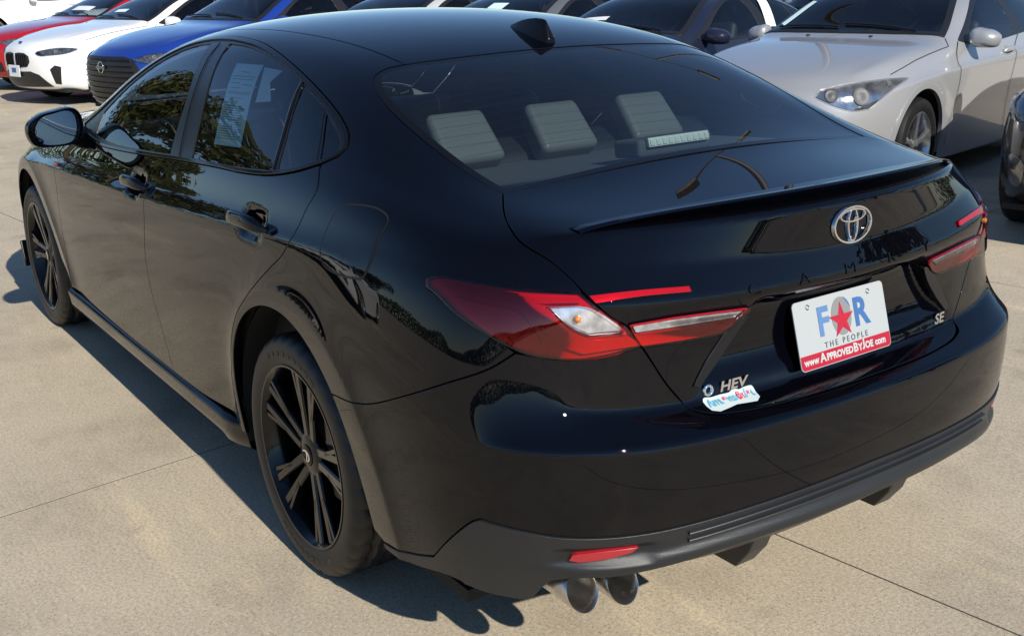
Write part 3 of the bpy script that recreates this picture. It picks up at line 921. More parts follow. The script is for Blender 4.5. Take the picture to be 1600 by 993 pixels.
# ribs along the middle of the cladding
for dz in (.016, .033):
    pts = []
    for y in np.linspace(-.50, .50, 41):
        q = BUMP.to2([(-1.13+.30*y*y, y, .476-.021*(y/.55)**2-dz)])[0]
        p, n = S0.cast(*BUMP.ray(q)); pts.append((p, n))
    rings = [[tuple(p+n*a+np.array([0, 0, b])) for a, b in ((.002, -.0045), (.0105, -.0035), (.0115, -.001), (.0105, .0005), (.002, .003))] for p, n in pts]
    v = [q for r in rings for q in r]; f = [(i*5+k, i*5+k+1, (i+1)*5+k+1, (i+1)*5+k) for i in range(40) for k in range(4)]
    obj('cladding_rib', v, f, CLAD, clad, sharp=30)
# red reflectors
for s in (1, -1):
    rf = S0.on(BUMP, [(-.962, s*.735, .402), (-.970, s*.728, .418), (-1.0, s*.68, .424), (-1.036, s*.605, .426), (-1.028, s*.62, .412), (-1.005, s*.665, .401), (-.975, s*.716, .396)])
    panel(S0, 'reflector', rf, BUMP, REFLECTOR, clad, off=.004, depth=.012, sp=.012)
# diffuser tray under the cladding and its fins
mb = MB(); ys = np.linspace(-.66, .66, 25); rows = []
for y in ys:
    q = S0.cast(*BUMP.ray(BUMP.to2([(-1.117+.18*(abs(y)/.66)**2.2, y, .39-.02*abs(y))])[0]))[0]
    rows.append([(q[0]+.004, y, q[2]+.006), (q[0]+.012, y*.99, q[2]-.012), (q[0]+.055, y*.985, q[2]-.055), (q[0]+.16, y*.97, q[2]-.095), (q[0]+.34, y*.95, q[2]-.13)])
n = 5
mb.add([p for r in rows for p in r], [(i*n+k, i*n+k+1, (i+1)*n+k+1, (i+1)*n+k) for i in range(24) for k in range(n-1)])
mb.build('diffuser', CLAD, car)
for y, w in ((.25, .062), (-.235, .062), (-.655, .062)):
    x0 = -1.095+.30*(abs(y)/.7)**2.4*.55
    v = []
    for yy in (y-w/2, y+w/2):
        k = .6 if yy > y else 1
        v += [(x0+.02, yy, .372), (x0+.050, yy, .295), (x0+.088, yy, .243), (x0+.40, yy, .243), (x0+.40, yy, .34), (x0+.1, yy, .36)]
    MB().add(v, [(0, 1, 2, 3, 4, 5), (11, 10, 9, 8, 7, 6), (0, 6, 7, 1), (1, 7, 8, 2), (2, 8, 9, 3), (3, 9, 10, 4), (4, 10, 11, 5), (5, 11, 6, 0)]).build('diffuser_fin', CLAD, car, bevel=.004)

# ---- liners that close the gaps behind the panels
ll = sd([(3.3, .3), (3.3, .70), (2.6, .90), (2.1, .95), (1.0, .965), (.2, 1.0), (-.12, 1.03), (-.4, 1.02), (-.66, .99), (-.66, .40), (-.45, .30)]+circ(0, .325, .42, 186, -10)+[(.48, .22), (2.36, .22)]+circ(2.825, .325, .415, 190, -10))
panel(S0, 'inner_liner', ll, SIDE, LINER, car, sp=.05, off=-.045, depth=0, mirror=True, disp=side_disp)
lb = S0.on(BUMP, both([(-1.1, 0, .43), (-1.03, .60, .43), (-.80, .85, .43), (-.60, .89, .55), (-.62, .85, .96), (-.8, .74, .96), (-.9, .66, .935), (-.98, .4, .935), (-1.03, 0, .935)]))
panel(S0, 'rear_liner', lb, BUMP, LINER, car, sp=.05, off=-.085, depth=0)

# ---------------------------------------------------------------- smaller parts of the black saloon
def mirror_tree(o, parent):
    """mirrored copy of a left-hand part (and its pieces) for the right side"""
    c = o.copy(); COL.objects.link(c); c.parent = parent
    if o.type == 'MESH':
        me = o.data
        v = [(p.co.x, -p.co.y, p.co.z) for p in me.vertices]
        f = [tuple(reversed(p.vertices)) for p in me.polygons]
        cn = None
        if me.has_custom_normals:
            cn = [None]*len(v)
            for l in me.loops:
                n = me.corner_normals[l.index].vector; cn[l.vertex_index] = (n.x, -n.y, n.z)
            cn = [q or (0, 0, 1) for q in cn]
        m2 = bpy.data.meshes.new(o.name); m2.from_pydata(v, [], f, shade_flat=False)
        for m_ in me.materials: m2.materials.append(m_)
        if 'material_index' in me.attributes:
            mi = [p.material_index for p in me.polygons]; m2.polygons.foreach_set('material_index', mi)
        if cn: m2.normals_split_custom_set_from_vertices(cn)
        else: m2.set_sharp_from_angle(angle=R(35))
        c.data = m2
    c.location.y = -c.location.y
    for ch in list(o.children): mirror_tree(ch, c)
    return c

def loft(rings, closed=True, cap=True):
    m = len(rings[0]); v = [p for r in rings for p in r]; f = []
    for i in range(len(rings)-1):
        for k in range(m if closed else m-1):
            k2 = (k+1) % m
            f.append((i*m+k, i*m+k2, (i+1)*m+k2, (i+1)*m+k))
    if cap and closed:
        f.append(tuple(reversed(range(m)))); f.append(tuple((len(rings)-1)*m+k for k in range(m)))
    return v, f

# ---- rocker sill
for s in (1, -1):
    rings = []
    for x in np.linspace(2.375, .455, 40):
        y0 = S0.cast((x, 3, .258), (0, -1, 0))[0][1]; t = (x-.455)/1.92
        zt = .258+.010*(1-t)+.012*t**6; y0 -= .03*max(0, 1-t/.06)**2
        prof = [(y0-.02, zt+.004), (y0+.001, zt-.001), (y0+.0105, zt-.010), (y0+.0125, zt-.0135), (y0+.0115, zt-.020), (y0+.006, zt-.05), (y0+.001, .184), (y0-.012, .172), (y0-.08, .168)]
        rings.append([(x, s*a, b) for a, b in prof])
    v, f = loft(rings, closed=False, cap=False)
    if s < 0: f = [tuple(reversed(q)) for q in f]
    obj('rocker_sill', v, [tuple(reversed(q)) for q in f], BLACK, car, sharp=40)
MB().box((1.4, 0, .185), (4.1, 1.56, .03)).box((-.70, 0, .40), (.3, 1.1, .03)).build('underbody', LINER, car)

# ---- wheels
def wheel(cx, steer=0.):
    w = empty('wheel', (cx, 0, .325)); w.parent = car
    W0, W1, RT = .665, .903, .334
    prof = []
    for r, y in [(.250, .884), (.262, .889), (.277, .892), (.292, .8925), (.306, .890), (.318, .884), (.327, .873)]: prof.append((r, y))
    for k in range(1, 24):
        y = .869-.0083*k*1.03
        g = k in (4, 5, 10, 11, 16, 17)
        prof.append(((.3255 if g else .3335-.00002*(k-12)**2), y))
    prof += [(.322, .672), (.29, .664), (.25, .672)]
    n = 140; v = []; m = len(prof)
    for k in range(n):
        a = 2*math.pi*k/n
        for j, (r, y) in enumerate(prof):
            rr = r; aa = a
            if 5 <= j <= 10 or 24 <= j <= 29: rr = r-(.0055 if k % 4 == 0 else 0)
            elif 11 < j < 23 and r > .33: rr = r-(.004 if (k+j//3) % 5 == 0 else 0)
            v.append((rr*math.cos(aa), y, rr*math.sin(aa)))
    f = [(k*m+j, k*m+j+1, ((k+1) % n)*m+j+1, ((k+1) % n)*m+j) for k in range(n) for j in range(m-1)]
    obj('tyre', v, f, RUBBER, w, sharp=30)
    # raised blocks standing in for the moulded sidewall lettering bands
    mb = MB()
    for a0_, a1_, r in ((60, 118, .283), (240, 300, .283)):
        for a in np.arange(a0_, a1_, 7.2):
            c, s = math.cos(R(a)), math.sin(R(a))
            rot = Matrix.Rotation(-R(a-90), 3, 'Y')
            mb.box((r*c, .8925, r*s), (.022, .0016, .012), rot)
    o = mb.build('sidewall_marks', RUBBER, w); o['kind'] = 'stuff'
    # rim barrel
    mb = MB()
    mb.revolve_y([(.251, .885), (.2505, .8875), (.245, .887), (.239, .880), (.231, .862), (.224, .80), (.215, .70), (.232, .675)], 96)
    # spokes: five broad pairs, each splitting towards the rim
    def spoke(ang, lat0, lat1, w0, w1, r0=.050):
        ca, sa = math.cos(ang), math.sin(ang)
        rows = []
        for t in np.linspace(0, 1, 7):
            r = r0+t*(.240-r0); lat = lat0+(lat1-lat0)*t; wd = w0+(w1-w0)*t
            yf = .858+.020*(r-.05)/.19; yb = yf-.035+.008*t
            ring = []
            for l, y in ((-wd, yb), (-wd, yf-.005), (-wd*.72, yf), (wd*.72, yf), (wd, yf-.005), (wd, yb)):
                ll = lat+l
                ring.append((r*ca-ll*sa, y, r*sa+ll*ca))
            rows.append(ring)
        vv, ff = loft(rows); mb.add(vv, ff)
    for k in range(5):
        a = R(100+72*k)
        spoke(a, .0175, .036, .0135, .0130); spoke(a, -.0175, -.036, .0135, .0130)
        spoke(a, .028, .066, .0075, .0078, .12); spoke(a, -.028, -.066, .0075, .0078, .12)
    mb.revolve_y([(.0, .862), (.030, .863), (.052, .860), (.064, .852), (.068, .83)], 40)
    mb.build('rim', RIM, w, sharp=32)
    for k in range(5):
        a = R(90+36+72*k)
        MB().revolve_y([(0, .852), (.006, .852), (.009, .846), (.010, .835)], 8, (.05*math.cos(a), .006, .05*math.sin(a))).build('lug_nut', STEEL, w)
    mb = MB().revolve_y([(0, .8675), (.024, .8672), (.030, .8655), (.032, .860)], 32)
    mb.build('centre_cap', GLOSS, w)
    mb = MB()
    def ring_(rx, rz, wdt, cz=0., n=36, y=.8678):
        for k in range(n):
            a0_, a1_ = 2*math.pi*k/n, 2*math.pi*(k+1)/n
            mb.add([((rx)*math.cos(a), y, cz+rz*math.sin(a)) for a in (a0_, a1_)]+[((rx-wdt)*math.cos(a), y+.0012, cz+(rz-wdt)*math.sin(a)) for a in (a1_, a0_)], [(3, 2, 1, 0)])
    ring_(.0225, .0225*.72, .0036); ring_(.0078, .0155, .003); ring_(.0150, .0068, .003, .0075)
    mb.build('cap_emblem', CHROME, w)
    MB().revolve_y([(.0, .785), (.150, .785), (.152, .78), (.152, .76), (.06, .755)], 48).build('brake_disc', STEEL, w)
    MB().revolve_y([(.0, .70), (.228, .70)], 48).build('drum_shade', LINER, w)
    return w
w1 = wheel(0.0); mirror_tree(w1, car)
w2 = wheel(2.825); w2.rotation_euler = (0, .45, 0); w4 = mirror_tree(w2, car)
for cx in (0.0, 2.825):
    for s in (1, -1):
        mb = MB(); v = []; 
        for a in np.linspace(-14, 194, 40):
            for y in (.895-.012, .80, .50): v.append((cx+.425*math.cos(R(a)), s*(y if y < .85 else .868), .325+.425*math.sin(R(a))))
        mb.add(v, [(3*k+j, 3*k+j+1, 3*k+j+4, 3*k+j+3) for k in range(39) for j in range(2)])
        mb.add([(cx+.43*math.cos(R(a)), s*.50, .325+.43*math.sin(R(a))) for a in np.linspace(-14, 194, 40)], [tuple(range(40))])
        mb.build('wheel_well', LINER, car)
# front splash guard seen ahead of the front tyre
MB().box((3.265, .83, .255), (.02, .12, .13), Matrix.Rotation(.35, 3, 'Y')).build('splash_guard', SATIN, car, bevel=.004)

# ---- exterior mirror
def door_mirror():
    H = [(1.064, 1.0), (1.058, 1.038), (1.012, 1.071), (.955, 1.083), (.905, 1.090), (.878, 1.080), (.862, 1.044), (.866, .989), (.887, .960), (.985, .950), (1.046, .962)]
    G = [(1.036, 1.02), (1.008, 1.060), (.96, 1.073), (.915, 1.079), (.893, 1.066), (.886, 1.02), (.902, .974), (.921, .961), (1.010, .963), (1.033, .985)]
    Hc = [(a, b) for a, b in crom(H, 5, True)]; cy, cz = .962, 1.018
    def ring(x, k, dy=0., dz=0.): return [(x+.06*(cy-a)*.35, cy+(a-cy)*k+dy, cz+(b-cz)*k+dz) for a, b in Hc]
    rings = [ring(1.866, .90), ring(1.850, .955), ring(1.846, .985), ring(1.852, 1.0), ring(1.875, 1.03), ring(1.91, 1.02, -.004), ring(1.945, .93, -.012), ring(1.972, .76, -.02), ring(1.987, .50, -.026), ring(1.992, .2, -.03)]
    v, f = loft(rings, cap=True)
    m = obj('door_mirror', v, [tuple(reversed(q)) for q in f], BLACK, car, sharp=50)
    Gc = crom(G, 5, True)
    g = [(1.855+.06*(cy-a)*.35, a, b) for a, b in Gc]
    obj('mirror_glass', g, [tuple(range(len(g)))], MIRROR, m)
    MB().tube([(1.915, .885, .975), (1.93, .87, .965), (1.945, .845, .962)], [.034, .036, .045], 14).build('mirror_stalk', BLACK, m)
    return m
dm = door_mirror(); mirror_tree(dm, car)

# ---- door handles
def handle(hx, hz, parent):
    rings = []
    for t in np.linspace(-1, 1, 25):
        x = hx+t*.118; z = hz-.004*t
        p, n = S0.cast((x, 3, z), (0, -1, 0))
        bow = .030*(1-abs(t)**3.2)+.004
        h = .0185*(1-abs(t)**6*.75); d = .0105*(1-abs(t)**6*.6)
        c = Vector(p)+Vector(n)*bow
        ring = []
        for k in range(16):
            a = 2*math.pi*k/16
            sx, sz = math.cos(a), math.sin(a)
            ring.append(c+Vector((0, d*math.copysign(abs(sx)**.8, sx)+.25*h*sz*-1*.4, h*math.copysign(abs(sz)**.8, sz))))
        rings.append(ring)
    v, f = loft(rings)
    h_ = obj('door_handle', v, f, BLACK, parent, sharp=60)
    # dark cup behind the grip
    p, n = S0.cast((hx, 3, hz), (0, -1, 0))
    mb = MB(); vv = [Vector(p)+Vector((0, -.0135, 0))]
    for k in range(28):
        a = 2*math.pi*k/28; vv.append(Vector(p)+Vector((.052*math.cos(a), -.010-.002, .038*math.sin(a))))
    return h_
h1 = handle(1.150, .893, fd); mirror_tree(h1, fd2)
h2 = handle(.155, .928, rd); mirror_tree(h2, rd2)

# ---- fuel flap
q2 = resample(QP.to2(fuel3), .008)
if area2(q2) < 0: q2 = q2[::-1]
def un(q): return [tuple(QP.e1*a+QP.e2*b) for a, b in q]
panel(S0, 'fuel_flap', un(q2), QP, BLACK, qp, off=.0016, gap=.0032, depth=.004, edge=.0012, disp=side_disp, sp=.012)
panel(S0, 'flap_groove', un(shrink(q2, -.0028)), QP, LINER, qp, holes=[un(shrink(q2, .0012))], off=.0006, gap=0, depth=0, disp=side_disp, sp=.01)

# ---- tail lamps
TP = Par((-.72, .62, .30))
def onT(P): return S0.on(TP, P)
lampQ = onT(crom(TL, 6)+crom(TR_MID, 5)[:-3]+crom(TLB, 6))
def tail_lamp():
    clr = onT(crom([(-.885, .718, .916), (-.930, .655, .915), (-.947, .621, .893)], 5)+[(-.960, .592, .868), (-.9625, .587, .856)]+crom([(-.937, .655, .858), (-.919, .686, .876), (-.885, .718, .916)], 5)[:-1])
    o = panel(S0, 'tail_lamp', lampQ, TP, LENS_RED, car, holes=[clr], off=.005, gap=.0025, depth=.016, edge=.004, sp=.012)
    panel(S0, 'lamp_housing', lampQ, TP, RED_DARK, o, off=-.009, gap=.0005, depth=0, sp=.014)
    guide = crom([(-.845, .758, .925), (-.879, .739, .887), (-.908, .715, .845), (-.939, .673, .823)], 5)+[(-.985, .559, .830), (-.974, .586, .850)]+crom([(-.943, .658, .850), (-.920, .692, .871), (-.884, .722, .919)], 5)
    panel(S0, 'light_guide', onT(guide), TP, RED_GUIDE, o, off=.001, gap=.001, depth=.008, sp=.012)
    up = crom([(-.70, .833, .944), (-.782, .789, .941), (-.862, .735, .932), (-.915, .665, .930)], 5)+crom([(-.918, .664, .921), (-.855, .745, .922), (-.775, .80, .930), (-.71, .833, .936)], 5)
    panel(S0, 'marker_strip', onT(up), TP, RED_DARK, o, off=.0, gap=.001, depth=.01, sp=.014)
    low = crom([(-.725, .836, .922), (-.79, .805, .916), (-.845, .765, .905), (-.878, .745, .868), (-.89, .738, .835), (-.85, .783, .842), (-.79, .822, .876)], 5, True)
    panel(S0, 'brake_reflector', onT(low), TP, RED, o, off=-.004, gap=.001, depth=.004, sp=.014)
    c = panel(S0, 'indicator_lens', clr, TP, LENS_CLEAR, o, off=.0075, gap=.001, depth=.004, edge=.002, sp=.014)
    panel(S0, 'indicator_reflector', clr, TP, SILVER, c, off=-.006, gap=.002, depth=.0, sp=.012)
    p, n = S0.cast(*TP.ray(TP.to2([(-.926, .676, .892)])[0]))
    mb = MB()
    for a in range(5):
        pass
    me = bmesh.new(); bmesh.ops.create_icosphere(me, subdivisions=2, radius=.0075)
    vs = [Vector(v.co)+Vector(p)-Vector(n)*.001 for v in me.verts]; fs = [tuple(v.index for v in f.verts) for f in me.faces]; me.free()
    obj('indicator_bulb', vs, fs, AMBER, c)
    return o
tlamp = tail_lamp(); mirror_tree(tlamp, car)
armU = onT(crom([(-.924, .6475, .934), (-.962, .548, .936), (-.992, .445, .932)], 6)+[(-.996, .443, .922)]+crom([(-.996, .446, .920), (-.968, .553, .924), (-.9355, .6385, .919)], 6))
armL = onT([(-.966, .581, .873)]+crom([(-.991, .488, .877), (-1.008, .38, .873), (-1.018, .302, .868)], 5)+crom([(-1.014, .299, .857), (-1.008, .33, .834), (-1.002, .364, .818)], 4)+crom([(-.99, .46, .82), (-.973, .552, .823)], 4)+[(-.968, .567, .846)])
clearL = onT([(-.9675, .576, .871), (-.991, .488, .8745), (-1.008, .38, .8705), (-1.0165, .308, .8655), (-1.011, .335, .849), (-.99, .46, .851), (-.969, .567, .853)])
def arms():
    a = panel(S0, 'reverse_lamp', armL, TP, LENS_RED, lid, holes=[clearL], off=.008, gap=.001, depth=.012, edge=.003, sp=.012)
    panel(S0, 'reverse_housing', armL, TP, RED, a, off=.0015, gap=.001, depth=.0, sp=.014)
    c = panel(S0, 'reverse_lens', clearL, TP, LENS_CLEAR, a, off=.0105, gap=.001, depth=.003, edge=.002, sp=.014)
    panel(S0, 'reverse_reflector', clearL, TP, SILVER, c, off=.004, gap=.002, depth=0, sp=.012)
    b = panel(S0, 'marker_lamp', armU, TP, LENS_RED, lid, off=.006, gap=.0005, depth=.008, edge=.002, sp=.008)
    panel(S0, 'marker_core', armU, TP, RED_DARK, b, off=.0018, gap=.001, depth=0, sp=.01)
    return a, b
for o in arms(): mirror_tree(o, lid)
# slanted dark vanes either side of the plate
for s in (1, -1):
    v3 = S0.on(LID, [(-1.014, s*.296, .846), (-1.006, s*.323, .811), (-1.002, s*.372, .757), (-1.001, s*.417, .716), (-1.0, s*.432, .718), (-1.0, s*.398, .766), (-1.003, s*.358, .811), (-1.012, s*.322, .846)])
    panel(S0, 'plate_vane', v3, LID, SATIN, lid, off=.003, gap=0, depth=.012, sp=.012)

# ---- lip spoiler
rings = []
for y in np.linspace(-.612, .612, 61):
    t = abs(y)/.612
    xt = -1.002+.150*t**2.1; zt = 1.089-.030*t**2.2; e = (1-t**8)
    xf = xt+.04+.075*(1-t**3); zf = S0.cast((xf, y, 4), (0, 0, -1))[0][2]
    zu = S0.cast((xt+.028, y, 4), (0, 0, -1))[0][2]
    hgt = max(.003, (zt-zu))*e+.002
    zt = zu+hgt
    rings.append([(xf, y, zf-.004), (xf-.012, y, zf+.0015), (xt+.030, y, zt-.006*e), (xt+.010, y, zt-.0008), (xt+.002, y, zt-.0015), (xt-.001, y, zt-.006), (xt+.004, y, zt-.012*e), (xt+.022, y, zu-.006), (xt+.03, y, zu-.012)])
v, f = loft(rings, closed=False, cap=False)
obj('lip_spoiler', v, f, BLACK, lid, sharp=50)

# ---- fin antenna
rings = []
for t, hw, h in ((0, .004, .004), (.12, .012, .014), (.3, .018, .029), (.5, .022, .042), (.7, .024, .053), (.88, .022, .060), (.97, .019, .061), (1., .014, .055)):
    x = .245-.20*t; z0 = S0.cast((x, 0, 4), (0, 0, -1))[0][2]-.004
    rings.append([(x+(.02 if b > .5 else 0)*t, a*hw, z0+b*(h+.004)) for a, b in ((1, 0), (.72, .3), (.36, .7), (.16, .95), (0, 1), (-.16, .95), (-.36, .7), (-.72, .3), (-1, 0))])
v, f = loft(rings)
obj('fin_antenna', v, f, GLOSS, car, sharp=45)

# ---- exhaust tips
for y, x, rx in ((.700, -.966, .040), (.614, -.992, .040)):
    mb = MB(); rings = []
    for dx, r in ((.22, .046), (.06, .0485), (.012, .050), (.002, .0500), (-.002, .0485), (.000, .0465), (.02, .0455), (.12, .044)):
        ring = []
        for k in range(36):
            a = 2*math.pi*k/36; cy, cz = math.cos(a), math.sin(a)
            ring.append((x+dx+.020*cz*(1 if dx < .03 else .0), y+r*cy*rx/.05+.03*dx, .322+r*cz*.80+.02*dx))
        rings.append(ring)
    vv, ff = loft(rings, cap=False); ff = [tuple(reversed(q)) for q in ff]; mb.add(vv, ff)
    e = mb.build('exhaust_tip', EXH, car, sharp=50)
    MB().add([(x+.075, y+.003+.040*math.cos(2*math.pi*k/24), .325+.036*math.sin(2*math.pi*k/24)) for k in range(24)], [tuple(range(24))]).build('exhaust_bore', SOOT, e)

# ---- badges, letters and the plate on the boot lid
def text_mesh(body, size, depth=.0, bold=0., space=1., shear=0., align='CENTER'):
    cu = bpy.data.curves.new('t', 'FONT'); cu.body = body; cu.size = size; cu.extrude = depth; cu.offset = bold
    cu.space_character = space; cu.align_x = align; cu.align_y = 'CENTER'; cu.shear = shear; cu.resolution_u = 3
    o = bpy.data.objects.new('t', cu); COL.objects.link(o)
    me = o.evaluated_get(bpy.context.evaluated_depsgraph_get()).to_mesh()
    v = [tuple(p.co) for p in me.vertices]; f = [tuple(p.vertices) for p in me.polygons]
    bpy.data.objects.remove(o); bpy.data.curves.remove(cu)
    return v, f
def rear_frame(y, z, recess=0., off=0.):
    """local frame on the boot lid: u to the right (-y), v up, w out"""
    p, n = S0.cast((-4, y, z), (1, 0, 0))
    n = Vector(n); u = Vector((0, -1, 0)); u = (u-n*u.dot(n)).normalized(); vv = n.cross(u)
    return Vector(p)+n*off, u, vv, n
def place(v, fr, ox=0., oy=0., oz=0.):
    p, u, vv, n = fr
    return [p+u*(a+ox)+vv*(b+oy)+n*(c+oz) for a, b, c in v]
def curved_text(v, y0, z0, off):
    out = []
    for a, b, c in v:
        p, n = S0.cast((-4, y0-a, z0+b), (1, 0, 0)); out.append(Vector(p)+Vector(n)*(off+c))
    return out
for ch, y in zip('CAMRY', (.295, .157, .015, -.130, -.272)):
    v, f = text_mesh(ch, .042, .0010, bold=-.0008)
    v = [(a*1.28, b*.80, c) for a, b, c in v]
    obj('letter', curved_text(v, y, .905, .0017), f, GLOSS, lid, smooth=False)
# round emblem of three ovals
fr = rear_frame(0, .998)
def oval(rx, ry, w, h, cy=0., n=48, w2=None):
    v = []
    for k in range(n):
        a = 2*math.pi*k/n; c, s = math.cos(a), math.sin(a)
        for d, hh in ((0, 0), (w*.25, h), (w*.75, h), (w, 0)): v.append(((rx-d)*c, cy+(ry-d)*s, hh))
    f = [(k*4+j, ((k+1) % n)*4+j, ((k+1) % n)*4+j+1, k*4+j+1) for k in range(n) for j in range(3)]
    return v, f
em = MB()
for args in ((.0640, .0430, .0078, .0075), (.0185, .0385, .0068, .0070), (.0430, .0160, .0062, .0065, .0200)):
    v, f = oval(*args); em.add(place(v, fr, 0, 0, .001), f)
em.build('emblem', CHROME, lid, sharp=50)

PL = Vector((-1.0245, 0, .767)); tilt = .276
pn = Vector((-math.cos(tilt), 0, math.sin(tilt))); pu = Vector((0, -1, 0)); pv = pn.cross(pu)
PF = (PL, pu, pv, pn)
plate_root = None
def rrect(w, h, r, n=6):
    out = []
    for cx, cy, a0_ in ((w/2-r, h/2-r, 0), (-w/2+r, h/2-r, 90), (-w/2+r, -h/2+r, 180), (w/2-r, -h/2+r, 270)):
        for k in range(n+1):
            a = R(a0_+90*k/n); out.append((cx+r*math.cos(a), cy+r*math.sin(a)))
    return out
o = rrect(.3048, .1524, .011); k = len(o)
v = [(a, b, 0) for a, b in o]+[(a, b, -.0025) for a, b in o]
f = [tuple(range(k)), tuple(reversed(range(k, 2*k)))]+[(i, k+i, k+(i+1) % k, (i+1) % k) for i in range(k)]
plate = obj('licence_plate', place(v, PF), f, WHITE, None, smooth=False)
tag(plate, 'white dealer plate with red star and red band on the black trunk', 'licence plate')
MB().box(PL-pn*.014, (.022, .26, .11), Matrix((pn, pu, pv)).transposed()).build('plate_bracket', LINER, lid)
ob = [p for p in rrect(.3048-.003, .1524-.003, .010)]
band = [(a, max(b, -.0747)) for a, b in ob if b < -.040]
band = [(-.1509, -.0425)]+[p for p in ob if p[1] < -.0425]+[(.1509, -.0425)]
obj('plate_band', place([(a, b, .0006) for a, b in band], PF), [tuple(range(len(band)))], PRED, plate, smooth=False)
def ptext(body, size, x, y, m, bold=0., sx=1., h=.0009, space=1.):
    v, f = text_mesh(body, size, 0, bold, space)
    obj('plate_text', place([(a*sx+x, b+y, h) for a, b, c in v], PF), f, m, plate, smooth=False)
ptext('F', .088, -.062, .018, PBLUE2, .0028, .95)
ptext('R', .088, .064, .018, PBLUE, .0028, .95)
ptext('THE PEOPLE', .0185, .004, -.0325, PDARK, .0001, 1.0, space=1.55)
ptext('ApprovedByJoe'.upper()[0]+'pprovedByJoe'[0:0], .0001, 0, 0, PRED) if False else None
def small_caps(txt, big, small, x0, y, m, bold, fr_h=.0012):
    x = x0
    for w, cap in txt:
        sz = big if cap else small
        v, f = text_mesh(w, sz, 0, bold, .98, align='LEFT')
        ww = max(p[0] for p in v)
        base = min(p[1] for p in v)
        obj('plate_text', place([(a+x, b-base+y, fr_h) for a, b, c in v], PF), f, m, plate, smooth=False)
        x += ww+sz*.05
    return x
small_caps([('www', False)], .024, .0215, -.142, -.0655, PWHITE, .0010)
x = small_caps([('A', True), ('PPROVED', False), ('B', True), ('Y', False), ('J', True), ('OE', False)], .0275, .0210, -.0905, -.0660, PWHITE, .0010)
small_caps([('com', False)], .024, .0215, .096, -.0655, PWHITE, .0010)
def disc(r, n=28, rx=None): return [((rx or r)*math.cos(2*math.pi*k/n), r*math.sin(2*math.pi*k/n)) for k in range(n)]
for xx in (-.0985, .0905):
    obj('plate_dot', place([(a+xx, b-.0585, .001) for a, b in disc(.0042, 12, .0035)], PF), [tuple(range(12))], PDARK, plate, smooth=False)
obj('plate_oval', place([(a-.001, b+.022, .0007) for a, b in disc(.043, 40, .033)], PF), [tuple(range(40))], PGREY, plate, smooth=False)
cap = [(a-.001, b+.022) for a, b in disc(.0425, 40, .0325) if a > .006 and b > .012]
obj('plate_cap', place([(a+.002, b+.001, .0010) for a, b in cap], PF), [tuple(range(len(cap)))], PBLUE, plate, smooth=False)
st = []
for k in range(10):
    r_ = .043 if k % 2 == 0 else .0165
    st.append((r_*math.sin(2*math.pi*k/10)-.002, r_*math.cos(2*math.pi*k/10)*.98+.013))
PRED2 = mat('plate_red_dark', (.40, .01, .03), .4)
cen = (-.002, .013)
for k in range(10):
    a, b = st[k], st[(k+1) % 10]
    obj('plate_star_facet', place([(cen[0], cen[1], .0016), (b[0], b[1], .0013), (a[0], a[1], .0013)], PF), [(0, 1, 2)], PRED2 if k % 2 else PRED, plate, smooth=False)
for xx in (-.105, .098):
    v, f = oval(.0062, .0062, .0026, .0012, 0, 20); obj('plate_bolt', place([(a+xx, b+.060, c+.0004) for a, b, c in v], PF), f, STEEL, plate)
# silver HEV and SE badges
def badge(txt, size, y, z, sx=1., shear=0.):
    v, f = text_mesh(txt, size, .0018, .0008, 1.0, shear)
    v = [(a*sx, b, c) for a, b, c in v]
    fr_ = rear_frame(y, z); d = lid_disp(np.array([tuple(fr_[0])]))[0]
    return place(v, fr_, 0, 0, d+.002), f
v, f = badge('HEV', .030, .330, .701, 1.30, .2); obj('hybrid_badge', v, f, CHROME, lid, smooth=False)
fr_ = rear_frame(.394, .701); d_ = lid_disp(np.array([tuple(fr_[0])]))[0]
v, f = oval(.0135, .0135, .007, .004, 0, 24); obj('badge_roundel', place(v, fr_, 0, 0, d_+.001), f, CHROME, lid)
v, f = badge('SE', .034, -.388, .700, 1.30, .2); obj('trim_badge', v, f, CHROME, lid, smooth=False)
